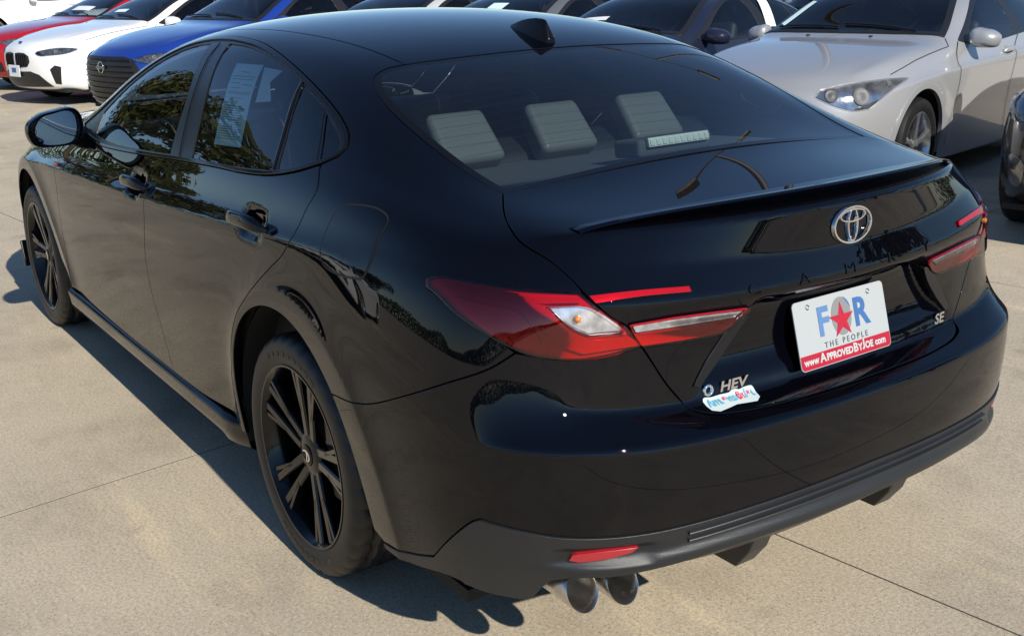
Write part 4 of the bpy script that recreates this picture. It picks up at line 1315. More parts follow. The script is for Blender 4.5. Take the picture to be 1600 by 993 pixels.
# dealer sticker under the badge
fr_ = rear_frame(.383, .690); d_ = .0005
out = crom([(-.066, -.011), (-.066, .009), (-.060, .012), (-.05, .0095), (-.02, .0105), (.004, .0105), (.010, .0145), (.022, .0145), (.030, .0115), (.042, .014), (.066, .0125), (.067, -.010), (.0, -.0115)], 3, True)
def lidpt(a, b, h):
    p, n = S0.cast((-4, .345-a, .6775+b*.85), (1, 0, 0)); n = np.array(n)
    return Vector(p)+Vector(n)*(h+lid_disp(np.array([p]))[0])
c0 = len(out)
stk = obj('dealer_sticker', [lidpt(a, b, .0015) for a, b in out]+[lidpt(0, 0, .0015)], [(i, (i+1) % c0, c0) for i in range(c0)], mat('sticker_white', (.48, .55, .56), .4), lid, smooth=False)
STB = mat('sticker_blue', (.12, .42, .58), .4); STR = mat('sticker_red', (.62, .05, .10), .4)
x = -.062
for ch, sz, m_ in (('A', .019, STB), ('P', .0125, STB), ('P', .0125, STB), ('R', .0125, STB), ('*', .0, STR), ('V', .0125, STB), ('E', .0125, STB), ('D', .0125, STB), ('B', .021, STR), ('Y', .013, STR), ('J', .020, STB), ('*', 0, STR), ('E', .0145, STB)):
    if ch == '*':
        s5 = [((.0062 if k % 2 == 0 else .0026)*math.sin(k*math.pi/5)+x+.006, (.0062 if k % 2 == 0 else .0026)*math.cos(k*math.pi/5)-.001+.002) for k in range(10)]
        obj('sticker_star', [lidpt(a, b, .003) for a, b in s5]+[lidpt(x+.006, .001, .003)], [((k+1) % 10, k, 10) for k in range(10)], STR, stk, smooth=False); x += .0128
    else:
        v, f = text_mesh(ch, sz, 0, .0005, 1, align='LEFT'); b0 = min(p[1] for p in v); w_ = max(p[0] for p in v)
        obj('sticker_letter', [lidpt(a+x, b-b0-.0075, .003) for a, b, c in v], f, m_, stk, smooth=False); x += w_+.0008

# ---- cabin
def soft(name, c, d, material, parent, rot=None, bev=.03, taper=None):
    return MB().box(c, d, rot, taper).build(name, material, parent, bevel=bev, seg=4)
def rotY(a): return Matrix.Rotation(a, 3, 'Y')
for y, w in ((.335, .20), (.01, .20), (-.325, .20)):
    hr = soft('rear_headrest', (.012, y, 1.100), (.075, w, .165), SEAT_R, car, rotY(.72), .02, (.9, .9))
soft('rear_seat_back', (.20, 0, .78), (.16, 1.30, .62), SEAT_D, car, rotY(-.42), .05)
soft('rear_seat_cushion', (.55, 0, .52), (.55, 1.32, .18), SEAT_D, car, None, .05)
for y in (.37, -.37):
    st_ = soft('front_seat', (.98, y, .80), (.15, .50, .66), SEAT_D, car, rotY(-.30), .06, (.8, .78))
    soft('seat_headrest', (.845, y, 1.205), (.10, .27, .19), SEAT_D, st_, rotY(-.25), .035, (.9, .85))
    soft('seat_cushion', (1.28, y, .50), (.52, .52, .18), SEAT_D, st_, None, .05)
obj('parcel_shelf', [(.06, -.60, 1.02), (.06, .60, 1.02), (-.25, .58, 1.045), (-.53, .47, 1.072), (-.575, .25, 1.078), (-.585, 0, 1.08), (-.575, -.25, 1.078), (-.53, -.47, 1.072), (-.25, -.58, 1.045)], [tuple(reversed(range(9)))], SHELF, car, smooth=False)
soft('brake_light_cover', (-.425, 0, 1.105), (.10, .25, .045), SHELF, car, rotY(.12), .010)
bl = MB().box((-.480, 0, 1.125), (.012, .205, .024), rotY(.3)).build('brake_light', LED, car, bevel=.002)
for k in range(10):
    MB().box((-.4875, -.0925+.0205*k, 1.126), (.003, .014, .014), rotY(.3)).build('brake_light_cell', LED, bl)
for s in (1, -1):
    mb = MB()
    mb.box((1.0, s*.765, .62), (2.5, .03, .66)); mb.build('door_lining', SEAT_D, car)
MB().box((.9, 0, .33), (2.9, 1.5, .04)).build('cabin_floor', LINER, car)
MB().box((-.42, 0, .70), (.9, 1.2, .5)).build('trunk_box', LINER, car)
soft('dashboard', (1.90, 0, .90), (.42, 1.46, .22), SEAT_D, car, rotY(.1), .06)
# steering wheel
sw = MB(); n = 40
c_ = Vector((1.56, .37, .97)); ax = Matrix.Rotation(-.45, 3, 'Y')
sw.tube([c_+ax @ Vector((0, .185*math.cos(2*math.pi*k/n), .185*math.sin(2*math.pi*k/n))) for k in range(n+1)], .014, 8, False)
sw.box(c_+ax @ Vector((.02, 0, 0)), (.04, .16, .11), ax); sw.box(c_+ax @ Vector((.01, 0, 0)), (.02, .36, .03), ax)
sw.build('steering_wheel', SEAT_D, car)
# headliner inside the roof
hl_ = S0.top([(p[0], p[1]) for p in both([(.06, 0, 0), (.07, .3, 0), (.09, .45, 0), (.3, .49, 0), (.9, .52, 0), (1.38, .53, 0), (1.42, .3, 0), (1.43, 0, 0)])])
panel(S0, 'headliner', hl_, TOP, mat('headliner_grey', (.10, .10, .11), .9), car, sp=.08, off=-.03, depth=0)

# ---- paper sheets taped inside the rear door glass
def in_glass(name, pts, m_, parent, off=-.012):
    out = []
    for x, z in pts:
        p, n = S0.cast((x, 3, z), (0, -1, 0)); out.append(Vector(p)+Vector(n)*off)
    return obj(name, out, [tuple(range(len(out)))], m_, parent, smooth=False)
A_, B_, C_, D_ = (.733, 1.302), (.549, 1.306), (.413, 1.096), (.607, 1.085)
def lerp2(u, v):
    x = (1-v)*((1-u)*A_[0]+u*B_[0])+v*((1-u)*D_[0]+u*C_[0]); z = (1-v)*((1-u)*A_[1]+u*B_[1])+v*((1-u)*D_[1]+u*C_[1]); return x, z
grid = []; gf = []
for j in range(9):
    for i in range(4):
        x, z = lerp2(i/3, j/8); p, n = S0.cast((x, 3, z), (0, -1, 0)); grid.append(Vector(p)+Vector(n)*-.012)
for j in range(8):
    for i in range(3): gf.append((j*4+i, (j+1)*4+i, (j+1)*4+i+1, j*4+i+1))
sheet = obj('buyers_notice', grid, gf, PAPER, None)
tag(sheet, 'pale green printed notice taped inside the black sedan rear door glass', 'paper')
rows_ = [(.10, .36, .64), (.155, .1, .95), (.19, .12, .9), (.24, .1, .45), (.255, .55, .9), (.30, .12, .5), (.35, .1, .92), (.37, .1, .9), (.42, .3, .7)]+[(.52+.028*k, .08, .92-.2*((k*7) % 3 == 0)) for k in range(15)]
mb = MB()
for v_, u0, u1 in rows_:
    q = []
    for u, vv in ((u0, v_), (u0, v_+.009), (u1, v_+.009), (u1, v_)):
        x, z = lerp2(u, vv); p, n = S0.cast((x, 3, z), (0, -1, 0)); q.append(Vector(p)+Vector(n)*-.0105)
    mb.add(q, [(0, 1, 2, 3)])
o = mb.build('printed_lines', INK, sheet, smooth=False); o['kind'] = 'stuff'
s2 = in_glass('window_sticker', [(.545, 1.303), (.425, 1.300), (.445, 1.268), (.372, 1.222), (.462, 1.212)], SHEET, None, -.016)
tag(s2, 'crumpled white sticker sheet beside the notice in the rear door glass', 'sticker')
# red protective tab on the door edge
p, n = S0.cast((2.20, 3, .836), (0, -1, 0))
tab = MB().box(Vector(p)+Vector((0, .004, 0)), (.05, .012, .012)).build('door_edge_guard', ORANGE, fd, bevel=.002)

# =====================================================================  OTHER CARS ON THE LOT
S3 = Surf(level=3)
def ws_half_loop(): return both(ws_half)
def shell_mesh():
    co = S3.co.copy(); q = S3.quads; drop = np.zeros(len(q), bool)
    d = np.zeros(len(co))
    for cx, rr in ((0., .412), (2.825, .410)):
        r = np.hypot(co[:, 0]-cx, co[:, 2]-.325); sidev = np.abs(co[:, 1]) > .55
        near = sidev & (np.abs(r-rr) < .022)
        k = (rr/np.maximum(r, 1e-6))
        co[near, 0] = cx+(co[near, 0]-cx)*k[near]; co[near, 2] = .325+(co[near, 2]-.325)*k[near]
        fc = co[q].mean(1)
        drop |= (np.hypot(fc[:, 0]-cx, fc[:, 2]-.325) < rr-.001) & (np.abs(fc[:, 1]) > .55)
    co = co+S3.nrm*side_disp(co)[:, None]*.6
    fc = co[q].mean(1); fn = S3.nrm[q].mean(1)
    for loop in (ws_half_loop(), bg_loop):
        poly = TOP.to2(loop); poly = poly if area2(poly) > 0 else poly[::-1]
        poly = shrink(resample(poly, .03), .03)
        drop |= inside(poly, TOP.to2(fc)) & (fn[:, 2] > .15) & (fc[:, 2] > .98)
    for w_ in wins[:3]:
        poly = resample(SIDE.to2(w_), .02); poly = poly if area2(poly) > 0 else poly[::-1]
        drop |= inside(shrink(poly, -.008), SIDE.to2(fc)) & (np.abs(fc[:, 1]) > .5)
    q = q[~drop]
    me = bpy.data.meshes.new('car_shell'); me.from_pydata(co.tolist(), [], q.tolist(), shade_flat=False); me.update()
    me.materials.append(None)
    return me
SHELL = shell_mesh()
LOT_GLASS = glass('lot_car_glass', (.55, .62, .64), dust=.006)
BLACKP = mat('lot_black_plastic', (.012, .012, .013), .4)
SILV_RIM = mat('silver_rim', (.55, .55, .56), .28, .9)
LAMP = mat('clear_headlamp', (.42, .43, .44), .12, .85, coat=1., bump=.8, bump_scale=16, var=.5, var_scale=12)
SATINC = mat('satin_reflector', (.10, .10, .10), .5, 0.)
LAMPD = mat('dark_headlamp', (.10, .11, .12), .08, .4, coat=1., bump=1., bump_scale=45, var=.6, var_scale=30)
FRONT = Par((1, 0, .12))
def front_pts(yz): return [tuple(S0.cast((6, y, z), (-1, 0, 0))[0]) for y, z in yz]
def nose_pts(P): return S0.on(NOSE, P)
PM = {}
def pm(key, loop, proj, material, off=.006, sp=.05, depth=.006, gap=0., disp=None, holes=()):
    """panel meshes shared by all lot cars"""
    if key not in PM:
        o = panel(S0, key, loop() if callable(loop) else loop, proj, material, None, sp=sp, off=off, gap=gap, depth=depth, disp=disp, holes=holes)
        PM[key] = o.data; bpy.data.objects.remove(o)
    return PM[key]
def part(me, name, parent, material=None):
    o = bpy.data.objects.new(name, me); link(o, parent)
    if material is not None:
        o.material_slots[0].link = 'OBJECT'; o.material_slots[0].material = material
    return o
ws_loop = both(ws_half)
def mesh_of(o):
    me = o.data; bpy.data.objects.remove(o); return me
def make_lot_wheel():
    prof = [(.235, .885), (.262, .897), (.295, .898), (.318, .888), (.327, .87)]
    for k in range(1, 12): prof.append((.3235 if k in (3, 6, 9) else .3335, .866-.0165*k))
    prof += [(.30, .672), (.23, .68)]
    t = mesh_of(MB().revolve_y(prof, 72).build('tyre', RUBBER))
    mb = MB().revolve_y([(.237, .884), (.232, .886), (.226, .878), (.215, .80), (.20, .70)], 60)
    for k in range(5):
        a = R(90+72*k); ca, sa = math.cos(a), math.sin(a); rows = []
        for tt in np.linspace(0, 1, 6):
            r = .03+tt*.20; w = .034-.020*math.sin(math.pi*min(1, tt*.9))+.006*tt; y = .865+.014*tt
            rows.append([(r*ca-l*sa, yy, r*sa+l*ca) for l, yy in ((-w, y-.03), (-w, y-.006), (-w*.6, y), (w*.6, y), (w, y-.006), (w, y-.03))])
        v, f = loft(rows); mb.add(v, f)
    mb.revolve_y([(0, .872), (.035, .870), (.05, .86), (.06, .84)], 24)
    rim = mesh_of(mb.build('rim', SILV_RIM, sharp=35))
    dk = mesh_of(MB().revolve_y([(0, .74), (.225, .74)], 30).build('hub_shade', BLACKP))
    return t, rim, dk
WT, WR, WD = make_lot_wheel()
MIRM = dm.data.copy(); MIRM.materials.clear(); MIRM.materials.append(None)
MIRG = [c for c in dm.children if c.name.startswith('mirror_glass')][0].data
def flip_mesh(me):
    m2 = bpy.data.meshes.new(me.name)
    m2.from_pydata([(v.co.x, -v.co.y, v.co.z) for v in me.vertices], [], [tuple(reversed(p.vertices)) for p in me.polygons], shade_flat=False)
    for m_ in me.materials: m2.materials.append(m_)
    return m2
MIRM2 = flip_mesh(MIRM)
WT2, WR2, WD2 = flip_mesh(WT), flip_mesh(WR), flip_mesh(WD)
WELL = {}
for cx in (0., 2.825):
    mb = MB(); v = []
    for a in np.linspace(-14, 194, 24):
        for y in (.86, .45): v.append((cx+.41*math.cos(R(a)), y, .325+.41*math.sin(R(a))))
    mb.add(v, [(2*k, 2*k+1, 2*k+3, 2*k+2) for k in range(23)])
    mb.add([(cx+.41*math.cos(R(a)), .45, .325+.41*math.sin(R(a))) for a in np.linspace(-14, 194, 24)], [tuple(range(24))])
    WELL[cx] = mesh_of(mb.build('wheel_well', LINER))
def seam_strip(key, pts, proj, w=.007):
    if key not in PM:
        P = [S0.cast(*proj.ray(q)) for q in proj.to2(pts)]; mb = MB()
        for (a, na), (b, nb) in zip(P, P[1:]):
            t = np.cross(b-a, na); l = np.linalg.norm(t)
            if l < 1e-9: continue
            t = t/l*w/2
            mb.add([a-t+na*.0045, b-t+nb*.0045, b+t+nb*.0045, a+t+na*.0045], [(0, 1, 2, 3)])
        PM[key] = mesh_of(mb.build(key, LINER))
    return PM[key]
def yflip(P): return [(x, -y, z) for x, y, z in P]
SIDER = Par((0, -1, 0)); FPR = Par((.12, -.85, .5))

INTERIOR = [o_ for o_ in car.children if o_.name.split('.')[0] in ('front_seat', 'rear_seat_back', 'dashboard', 'steering_wheel', 'headliner', 'cabin_floor', 'door_lining')]
def headlamp(P, c, housing, bowls):
    loop = nose_pts(P)
    h = panel(S0, 'headlight', loop, NOSE, LENS_CLEAR, c, sp=.03, off=.011, gap=0, depth=.010, edge=.004)
    panel(S0, 'lamp_housing', loop, NOSE, housing, h, sp=.03, off=.005, gap=.002, depth=0)
    for (x, y, z), r in bowls:
        p, n = S0.cast(*NOSE.ray(NOSE.to2([(x, y, z)])[0])); n = Vector(n); u_ = Vector((0, 0, 1)).cross(n).normalized(); v_ = n.cross(u_)
        mb = MB(); rows = [[Vector(p)+n*(.006+dz)+(u_*math.cos(a)+v_*math.sin(a))*rr*r for a in np.linspace(0, 2*math.pi, 20, endpoint=False)] for rr, dz in ((1., .001), (.92, .004), (.80, .002), (.45, .0005), (.30, .003), (.05, .004))]
        vv, ff = loft(rows, cap=False); mb.add(vv, ff); mb.build('lamp_bowl', SATINC, h)
    return h
def lot_car(name, label, colour, pos, yaw, scale=(1, 1, 1), rim=None, style='plain', papers=()):
    c = empty(name, (pos[0], pos[1], gz(*pos)), yaw); c.scale = scale
    fx, fy = pos[0]+2.8*math.cos(yaw), pos[1]+2.8*math.sin(yaw)
    c.rotation_euler = (0, -math.atan2(gz(fx, fy)-gz(*pos), 2.8), yaw)
    tag(c, label, 'car', 'cars parked in the row behind the black sedan')
    b = bpy.data.objects.new('body', SHELL); link(b, c); b.material_slots[0].link = 'OBJECT'; b.material_slots[0].material = colour
    for key, lp in (('windshield', ws_loop), ('rear_window', bg_loop)):
        g2 = resample(TOP.to2(lp), .03); g2 = g2 if area2(g2) > 0 else g2[::-1]
        inn = [tuple(TOP.e1*a+TOP.e2*b) for a, b in shrink(g2, .045)]
        w_ = part(pm('lot_'+key, inn, TOP, LOT_GLASS, .006, .05, 0., -.006), key, c)
        part(pm('lot_frit_'+key, lp, TOP, BLACKP, .0065, .03, .006, 0., None, [inn]), 'window_frit', w_)
    for o_ in INTERIOR: copy_tree(o_, c)
    for s in (1, -1):
        fl = (lambda P: P) if s > 0 else yflip; pj = SIDE if s > 0 else SIDER; k = 'l' if s > 0 else 'r'
        t = part(pm('lot_trim_'+k, lambda: fl(sd(DLO_TOP+DLO_BOT[1:-1])), pj, BLACKP, .005, holes=[fl(w_) for w_ in wins[:3]]), 'window_trim', c)
        part(pm('lot_fw_'+k, lambda: fl(sd(FG)), pj, LOT_GLASS, .003, .05, 0., -.004), 'front_window', c)
        part(pm('lot_rw_'+k, lambda: fl(sd(RG)), pj, LOT_GLASS, .003, .05, 0., -.004), 'rear_door_window', c)
        part(pm('lot_qw_'+k, lambda: fl(sd(RG2)), pj, LOT_GLASS, .003, .05, 0., -.004), 'vent_window', c)
        part(seam_strip('lot_s1_'+k, fl(sd(fd_rear)), pj), 'door_seam', c)
        part(seam_strip('lot_s2_'+k, fl(sd(fd_front)), pj), 'door_seam', c)
        part(seam_strip('lot_s3_'+k, fl(sd(rd_rear)), pj), 'door_seam', c)
        m = bpy.data.objects.new('door_mirror', MIRM if s > 0 else MIRM2); link(m, c)
        m.material_slots[0].link = 'OBJECT'; m.material_slots[0].material = colour
        for hx, hz in ((1.15, .893), (.155, .928)):
            if ('hdl', hx, s) not in PM:
                o = handle(hx, hz, None); me = o.data; bpy.data.objects.remove(o); me.materials.clear(); me.materials.append(None)
                PM[('hdl', hx, 1)] = me; PM[('hdl', hx, -1)] = flip_mesh(me)
            part(PM[('hdl', hx, s)], 'door_handle', c, colour)
        for cx in (0., 2.825):
            w = empty('wheel', (cx, 0, .325)); w.parent = c
            part(WT if s > 0 else WT2, 'tyre', w); r_ = part(WR if s > 0 else WR2, 'rim', w)
            if rim is not None: r_.material_slots[0].link = 'OBJECT'; r_.material_slots[0].material = rim
            part(WD if s > 0 else WD2, 'hub_shade', w)
            ww = bpy.data.objects.new('wheel_well', WELL[cx]); link(ww, c)
            if s < 0: ww.scale = (1, -1, 1)
    for s in (1, -1):
        part(seam_strip('lot_hood_%d' % s, S0.on(FP if s > 0 else FPR, [(p[0], s*p[1], p[2]) for p in hd[4:11]]), FP if s > 0 else FPR, .006), 'hood_seam', c)
        for cx in (0., 2.825):
            lip = lambda: [((x, y, z) if s > 0 else (x, -y, z)) for x, y, z in sd([(cx+.394*math.cos(R(a)), .325+.394*math.sin(R(a))) for a in np.linspace(-12, 192, 50)]+[(cx+.432*math.cos(R(a)), .325+.432*math.sin(R(a))) for a in np.linspace(192, -12, 50)])]
            me = pm('arch_lip_%d_%d' % (s, cx), lip, SIDE if s > 0 else SIDER, None, .006, .02, .03, 0., lambda P: side_disp(P)*.6)
            if len(me.materials) == 0: me.materials.append(None)
            part(me, 'arch_lip', c, colour)
    part(pm('lot_cowl', lambda: S0.top([(p[0], p[1]) for p in both([(2.30, 0, 0), (2.295, .2, 0), (2.275, .4, 0), (2.235, .6, 0), (2.18, .745, 0), (2.14, .735, 0), (2.20, .58, 0), (2.245, .4, 0), (2.268, .2, 0), (2.272, 0, 0)])]), TOP, BLACKP, .004), 'cowl', c)
    MB().box((1.4, 0, .19), (4.2, 1.5, .03)).build('underbody', LINER, c)
    # wipers
    for y0, y1 in ((.55, -.05), (-.08, -.62)):
        pts = []
        for t in np.linspace(0, 1, 8):
            p, n = S0.cast((2.205-.055*math.sin(t*1.6), y0+(y1-y0)*t, 4), (0, 0, -1)); pts.append(p+n*.018)
        MB().tube(pts, .008, 6).build('wiper', BLACKP, c)
    if style == 'silver':
        for s in (1, -1):
            P = crom([(3.02, s*.875, .795), (3.26, s*.80, .795), (3.48, s*.64, .775), (3.60, s*.48, .74)], 5)+crom([(3.62, s*.455, .70), (3.57, s*.56, .645), (3.50, s*.66, .615), (3.42, s*.745, .625)], 4)+crom([(3.36, s*.785, .665), (3.22, s*.84, .74), (3.02, s*.875, .795)], 5)[:-1]
            headlamp(P, c, LAMP, [((3.44, s*.68, .70), .062), ((3.56, s*.53, .705), .045), ((3.24, s*.82, .765), .022)])
        gl = nose_pts(both([(3.75, 0, .66), (3.72, .3, .665), (3.66, .40, .66), (3.66, .38, .60), (3.74, 0, .59)])); panel(S0, 'upper_grille', gl, NOSE, BLACKP, c, sp=.04, off=.004, gap=0)
        gl = nose_pts(both([(3.75, 0, .55), (3.72, .3, .55), (3.66, .44, .50), (3.62, .5, .34), (3.72, 0, .30)])); panel(S0, 'lower_grille', gl, NOSE, BLACKP, c, sp=.04, off=.004, gap=0)
        for s in (1, -1):
            p, n = S0.cast((2.36, s*.26, 4), (0, 0, -1)); MB().box(p+n*.004, (.03, .022, .010)).build('washer_nozzle', BLACKP, c, bevel=.003)
    elif style == 'white':
        for s in (1, -1):
            P = [(3.30, s*.82, .715), (3.42, s*.72, .735), (3.55, s*.58, .725), (3.66, s*.42, .675), (3.64, s*.46, .645), (3.54, s*.62, .645), (3.42, s*.74, .665)]
            headlamp(crom(P, 4, True), c, LAMPD, [((3.50, s*.64, .69), .030), ((3.60, s*.50, .675), .028)])
            K = [(3.73, s*.02, .665), (3.72, s*.10, .675), (3.71, s*.22, .670), (3.69, s*.30, .63), (3.69, s*.31, .56), (3.71, s*.26, .50), (3.74, s*.10, .485), (3.75, s*.02, .50)]
            g = panel(S0, 'kidney_grille', nose_pts(K), NOSE, BLACKP, c, sp=.03, off=.004, gap=0)
            for k in range(5):
                yy = s*(.06+.045*k); p, n = S0.cast(*NOSE.ray(NOSE.to2([(3.72, yy, .58)])[0]))
                MB().box(p+n*.008, (.012, .008, .15)).build('grille_bar', GLOSS, g)
            I = [(3.50, s*.70, .50), (3.55, s*.64, .52), (3.58, s*.58, .47), (3.54, s*.60, .29), (3.50, s*.66, .28)]
            panel(S0, 'air_curtain', nose_pts(I), NOSE, BLACKP, c, sp=.03, off=.004, gap=0)
        gl = nose_pts(both([(3.75, 0, .43), (3.70, .30, .44), (3.64, .42, .40), (3.58, .58, .25), (3.66, 0, .235)])); panel(S0, 'lower_grille', gl, NOSE, BLACKP, c, sp=.04, off=.004, gap=0)
        fp = MB().box((3.80, -.02, .44), (.008, .30, .15)).build('front_plate', SHEET, c, bevel=.003)
        MB().box((3.805, -.02, .45), (.003, .12, .06)).build('plate_print', PBLUE, fp)
        em_ = S0.cast((3.66, 0, 4), (0, 0, -1)); MB().revolve_y([(0, .004), (.036, .004), (.04, 0)], 24).build('emblem', CHROME, c).matrix_local = Matrix.Translation(Vector(em_[0])) @ Matrix.Rotation(R(65), 4, 'X') @ Matrix.Rotation(0, 4, 'Z')
    elif style == 'blue':
        G = both([(3.75, 0, .725), (3.70, .34, .73), (3.64, .46, .70), (3.60, .52, .60), (3.56, .56, .42), (3.60, .50, .28), (3.70, 0, .25)])
        g = panel(S0, 'grille', nose_pts(G), NOSE, BLACKP, c, sp=.03, off=.004, gap=0)
        for k in range(8):
            z = .31+.054*k; hw = .48-.04*abs(k-3)*.4
            pts = []
            for y in np.linspace(-hw, hw, 17):
                p, n = S0.cast(*NOSE.ray(NOSE.to2([(3.7-.3*y*y, y, z)])[0])); pts.append(p+n*.010)
            MB().tube(pts, .009, 6).build('grille_slat', GLOSS, g)
        p, n = S0.cast(*NOSE.ray(NOSE.to2([(3.75, 0, .62)])[0]))
        n = Vector(n); u_ = Vector((0, 1, 0)); v_ = n.cross(u_); fr_ = (Vector(p), u_, v_*(1 if v_.z > 0 else -1), n)
        v, f = oval(.060, .060, .009, .006); em_ = MB().add(place(v, fr_, 0, 0, .022), f)
        v = [(-.085, -.013, .022), (.085, -.013, .022), (.085, .013, .022), (-.085, .013, .022), (-.085, -.013, .030), (.085, -.013, .030), (.085, .013, .030), (-.085, .013, .030)]
        obj('emblem_bar', place(v, fr_), [(3, 2, 1, 0), (4, 5, 6, 7), (0, 1, 5, 4), (1, 2, 6, 5), (2, 3, 7, 6), (3, 0, 4, 7)], CHROME, g, smooth=False)
        em_.build('emblem_ring', CHROME, g)
        for s in (1, -1):
            P = [(3.22, s*.85, .755), (3.42, s*.73, .765), (3.58, s*.56, .74), (3.64, s*.47, .70), (3.56, s*.60, .67), (3.40, s*.76, .69)]
            headlamp(crom(P, 4, True), c, LAMPD, [((3.50, s*.64, .72), .030), ((3.36, s*.77, .725), .026)])
    else:
        for s in (1, -1):
            P = [(3.12, s*.87, .765), (3.34, s*.78, .775), (3.54, s*.58, .755), (3.62, s*.48, .715), (3.54, s*.62, .665), (3.36, s*.79, .675)]
            headlamp(crom(P, 4, True), c, LAMP if style != 'dark' else LAMPD, [((3.48, s*.66, .715), .038), ((3.32, s*.79, .72), .032)])
            I = [(3.46, s*.74, .46), (3.54, s*.66, .48), (3.58, s*.58, .44), (3.54, s*.62, .32), (3.46, s*.72, .33)]
            panel(S0, 'fog_lamp', nose_pts(crom(I, 3, True)), NOSE, LAMPD, c, sp=.04, off=.004, gap=0)
        gl = nose_pts(both([(3.75, 0, .52), (3.70, .34, .52), (3.62, .5, .42), (3.60, .5, .30), (3.70, 0, .27)])); panel(S0, 'lower_grille', gl, NOSE, BLACKP, c, sp=.04, off=.004, gap=0)
    for nm, m_, proj, P in papers:
        panel(S0, nm, S0.on(proj, P), proj, m_, c, sp=.05, off=.013 if proj is not TOP else .010, gap=0, depth=0)
    return c

HX = Vector((-.235, .972)); HY = Vector((-.972, -.235)); YAWL = math.atan2(HX.y, HX.x)
def at_front(fx, fy, k=1.): return (fx-HX.x*3.77*k, fy-HX.y*3.77*k)
P_SIL = paint('silver_paint', (.42, .425, .435), .40, .32, flake=.12, dust=.03)
P_NAVY = paint('navy_paint', (.010, .013, .030), 0, .3, dust=.01)
P_GREY = paint('grey_paint', (.16, .165, .17), .4, .3, dust=.02)
P_PEARL = paint('pearl_paint', (.60, .60, .58), .2, .3, dust=.02)
P_BLUE = paint('blue_paint', (.010, .040, .26), .15, .3, flake=.1, dust=.008)
P_WHITE = paint('white_paint', (.80, .80, .78), 0, .35, dust=.01)
P_RED = paint('red_paint', (.42, .008, .018), .15, .3, flake=.1, dust=.01)
P_BLK2 = paint('charcoal_paint', (.010, .010, .012), 0, .3, dust=.012)
sheet_ws = lambda x0, x1, y0, y1: [(x0, y0, 0), (x0, y1, 0), (x1, y1, 0), (x1, y0, 0)]
def sheet_side(x0, x1, z0, z1, s=1): return [(x0, s*.8, z0), (x1, s*.8, z0), (x1-.06, s*.7, z1), (x0-.06, s*.7, z1)]

silver = lot_car('silver_sedan', 'silver sedan with alloy wheels and clear headlights at right', P_SIL, at_front(2.95, -3.85), YAWL, (1.0, 1.0, 1.04), style='silver',
                 papers=[('windshield_sheet', PAPER, TOP, [(2.05, -.66, 0), (2.12, -.60, 0), (1.72, -.52, 0), (1.66, -.58, 0)]), ('inspection_sticker', SHEET, TOP, sheet_ws(1.50, 1.56, .44, .50))])
lot_car('navy_sedan', 'dark navy sedan parked between the silver sedan and a grey one', P_NAVY, at_front(5.15, -3.25), YAWL, (.98, .97, 1.0), style='dark',
        papers=[('window_sheet', SHEET, SIDE, sheet_side(.62, .80, 1.06, 1.31)), ('windshield_card', SHEET, TOP, sheet_ws(1.50, 1.57, .36, .44)), ('windshield_banner', SHEET, TOP, sheet_ws(1.98, 2.05, -.55, -.2))])
lot_car('grey_sedan', 'grey sedan showing only its windshield over the black roof centre', P_GREY, at_front(6.9, -2.85), YAWL, (.98, .97, 1.0),
        papers=[('windshield_sheet', PAPER, TOP, sheet_ws(1.75, 1.9, -.1, .12)), ('windshield_card', SHEET, TOP, sheet_ws(1.50, 1.57, .36, .44))])
lot_car('pearl_sedan', 'pearl white sedan mostly hidden behind the black sedan roof', P_PEARL, at_front(8.3, -2.2), YAWL, (.97, .97, 1.0),
        papers=[('windshield_sheet', PAPER, TOP, sheet_ws(1.95, 2.05, -.3, 0)), ('windshield_card', SHEET, TOP, sheet_ws(1.50, 1.57, .36, .44))])
lot_car('blue_car', 'bright blue car with black slatted grille and round emblem', P_BLUE, at_front(9.92, -1.40, .93), YAWL, (.93, .98, 1.06), style='blue',
        papers=[('windshield_sheet', PAPER, TOP, sheet_ws(1.55, 1.75, .05, .25))])
lot_car('white_sedan', 'white sedan with twin kidney grilles and slim dark headlights', P_WHITE, at_front(13.35, -1.22, .96), YAWL, (.96, .99, 1.0), style='white',
        papers=[('windshield_sheet', PAPER, TOP, sheet_ws(1.98, 2.06, -.3, .0)), ('windshield_card', PAPER, TOP, sheet_ws(1.55, 1.65, .2, .42))])
lot_car('red_sedan', 'bright red sedan at the far left end of the row', P_RED, at_front(15.9, -1.15), YAWL, (.98, .98, 1.0),
        papers=[('windshield_sheet', SHEET, TOP, sheet_ws(1.95, 2.08, -.2, .35))])
lot_car('charcoal_car', 'black car nose cut off by the right edge of the photo', P_BLK2, at_front(.34, -4.05, .96), YAWL, (.96, .98, 1.06), style='dark')
def back(fx, fy, d): return (fx-HX.x*d, fy-HX.y*d)
for nm, lab, colr, fx, fy, k in (('white_hatchback', 'white car in the second row behind the navy sedan', P_WHITE, 3.9, -3.6, 1.05), ('maroon_sedan', 'dark red car in the second row behind the grey sedan', P_RED, 6.3, -3.1, 1.0),
                             ('slate_sedan', 'slate grey car in the second row behind the pearl sedan', P_GREY, 8.8, -2.4, 1.04), ('ivory_sedan', 'ivory car in the second row behind the blue car', P_PEARL, 12.0, -1.9, 1.02)):
    q = lot_car(nm, lab, colr, back(fx, fy, 10.2), YAWL, (k, k, k*1.03)); q['group'] = 'cars parked in farther rows'
far_w = lot_car('white_car', 'white car behind the red sedan in the top left corner', P_WHITE, at_front(26.5, -3.2), YAWL-.5, (1.12, 1.08, 1.22))
far_w['group'] = 'cars parked in farther rows'
left_w = lot_car('parked_car', 'white car off to the left, seen only mirrored in the black paint', P_WHITE, (9.0, 8.2), -2.2, (1, 1, 1.05))
left_w['group'] = 'cars parked in farther rows'

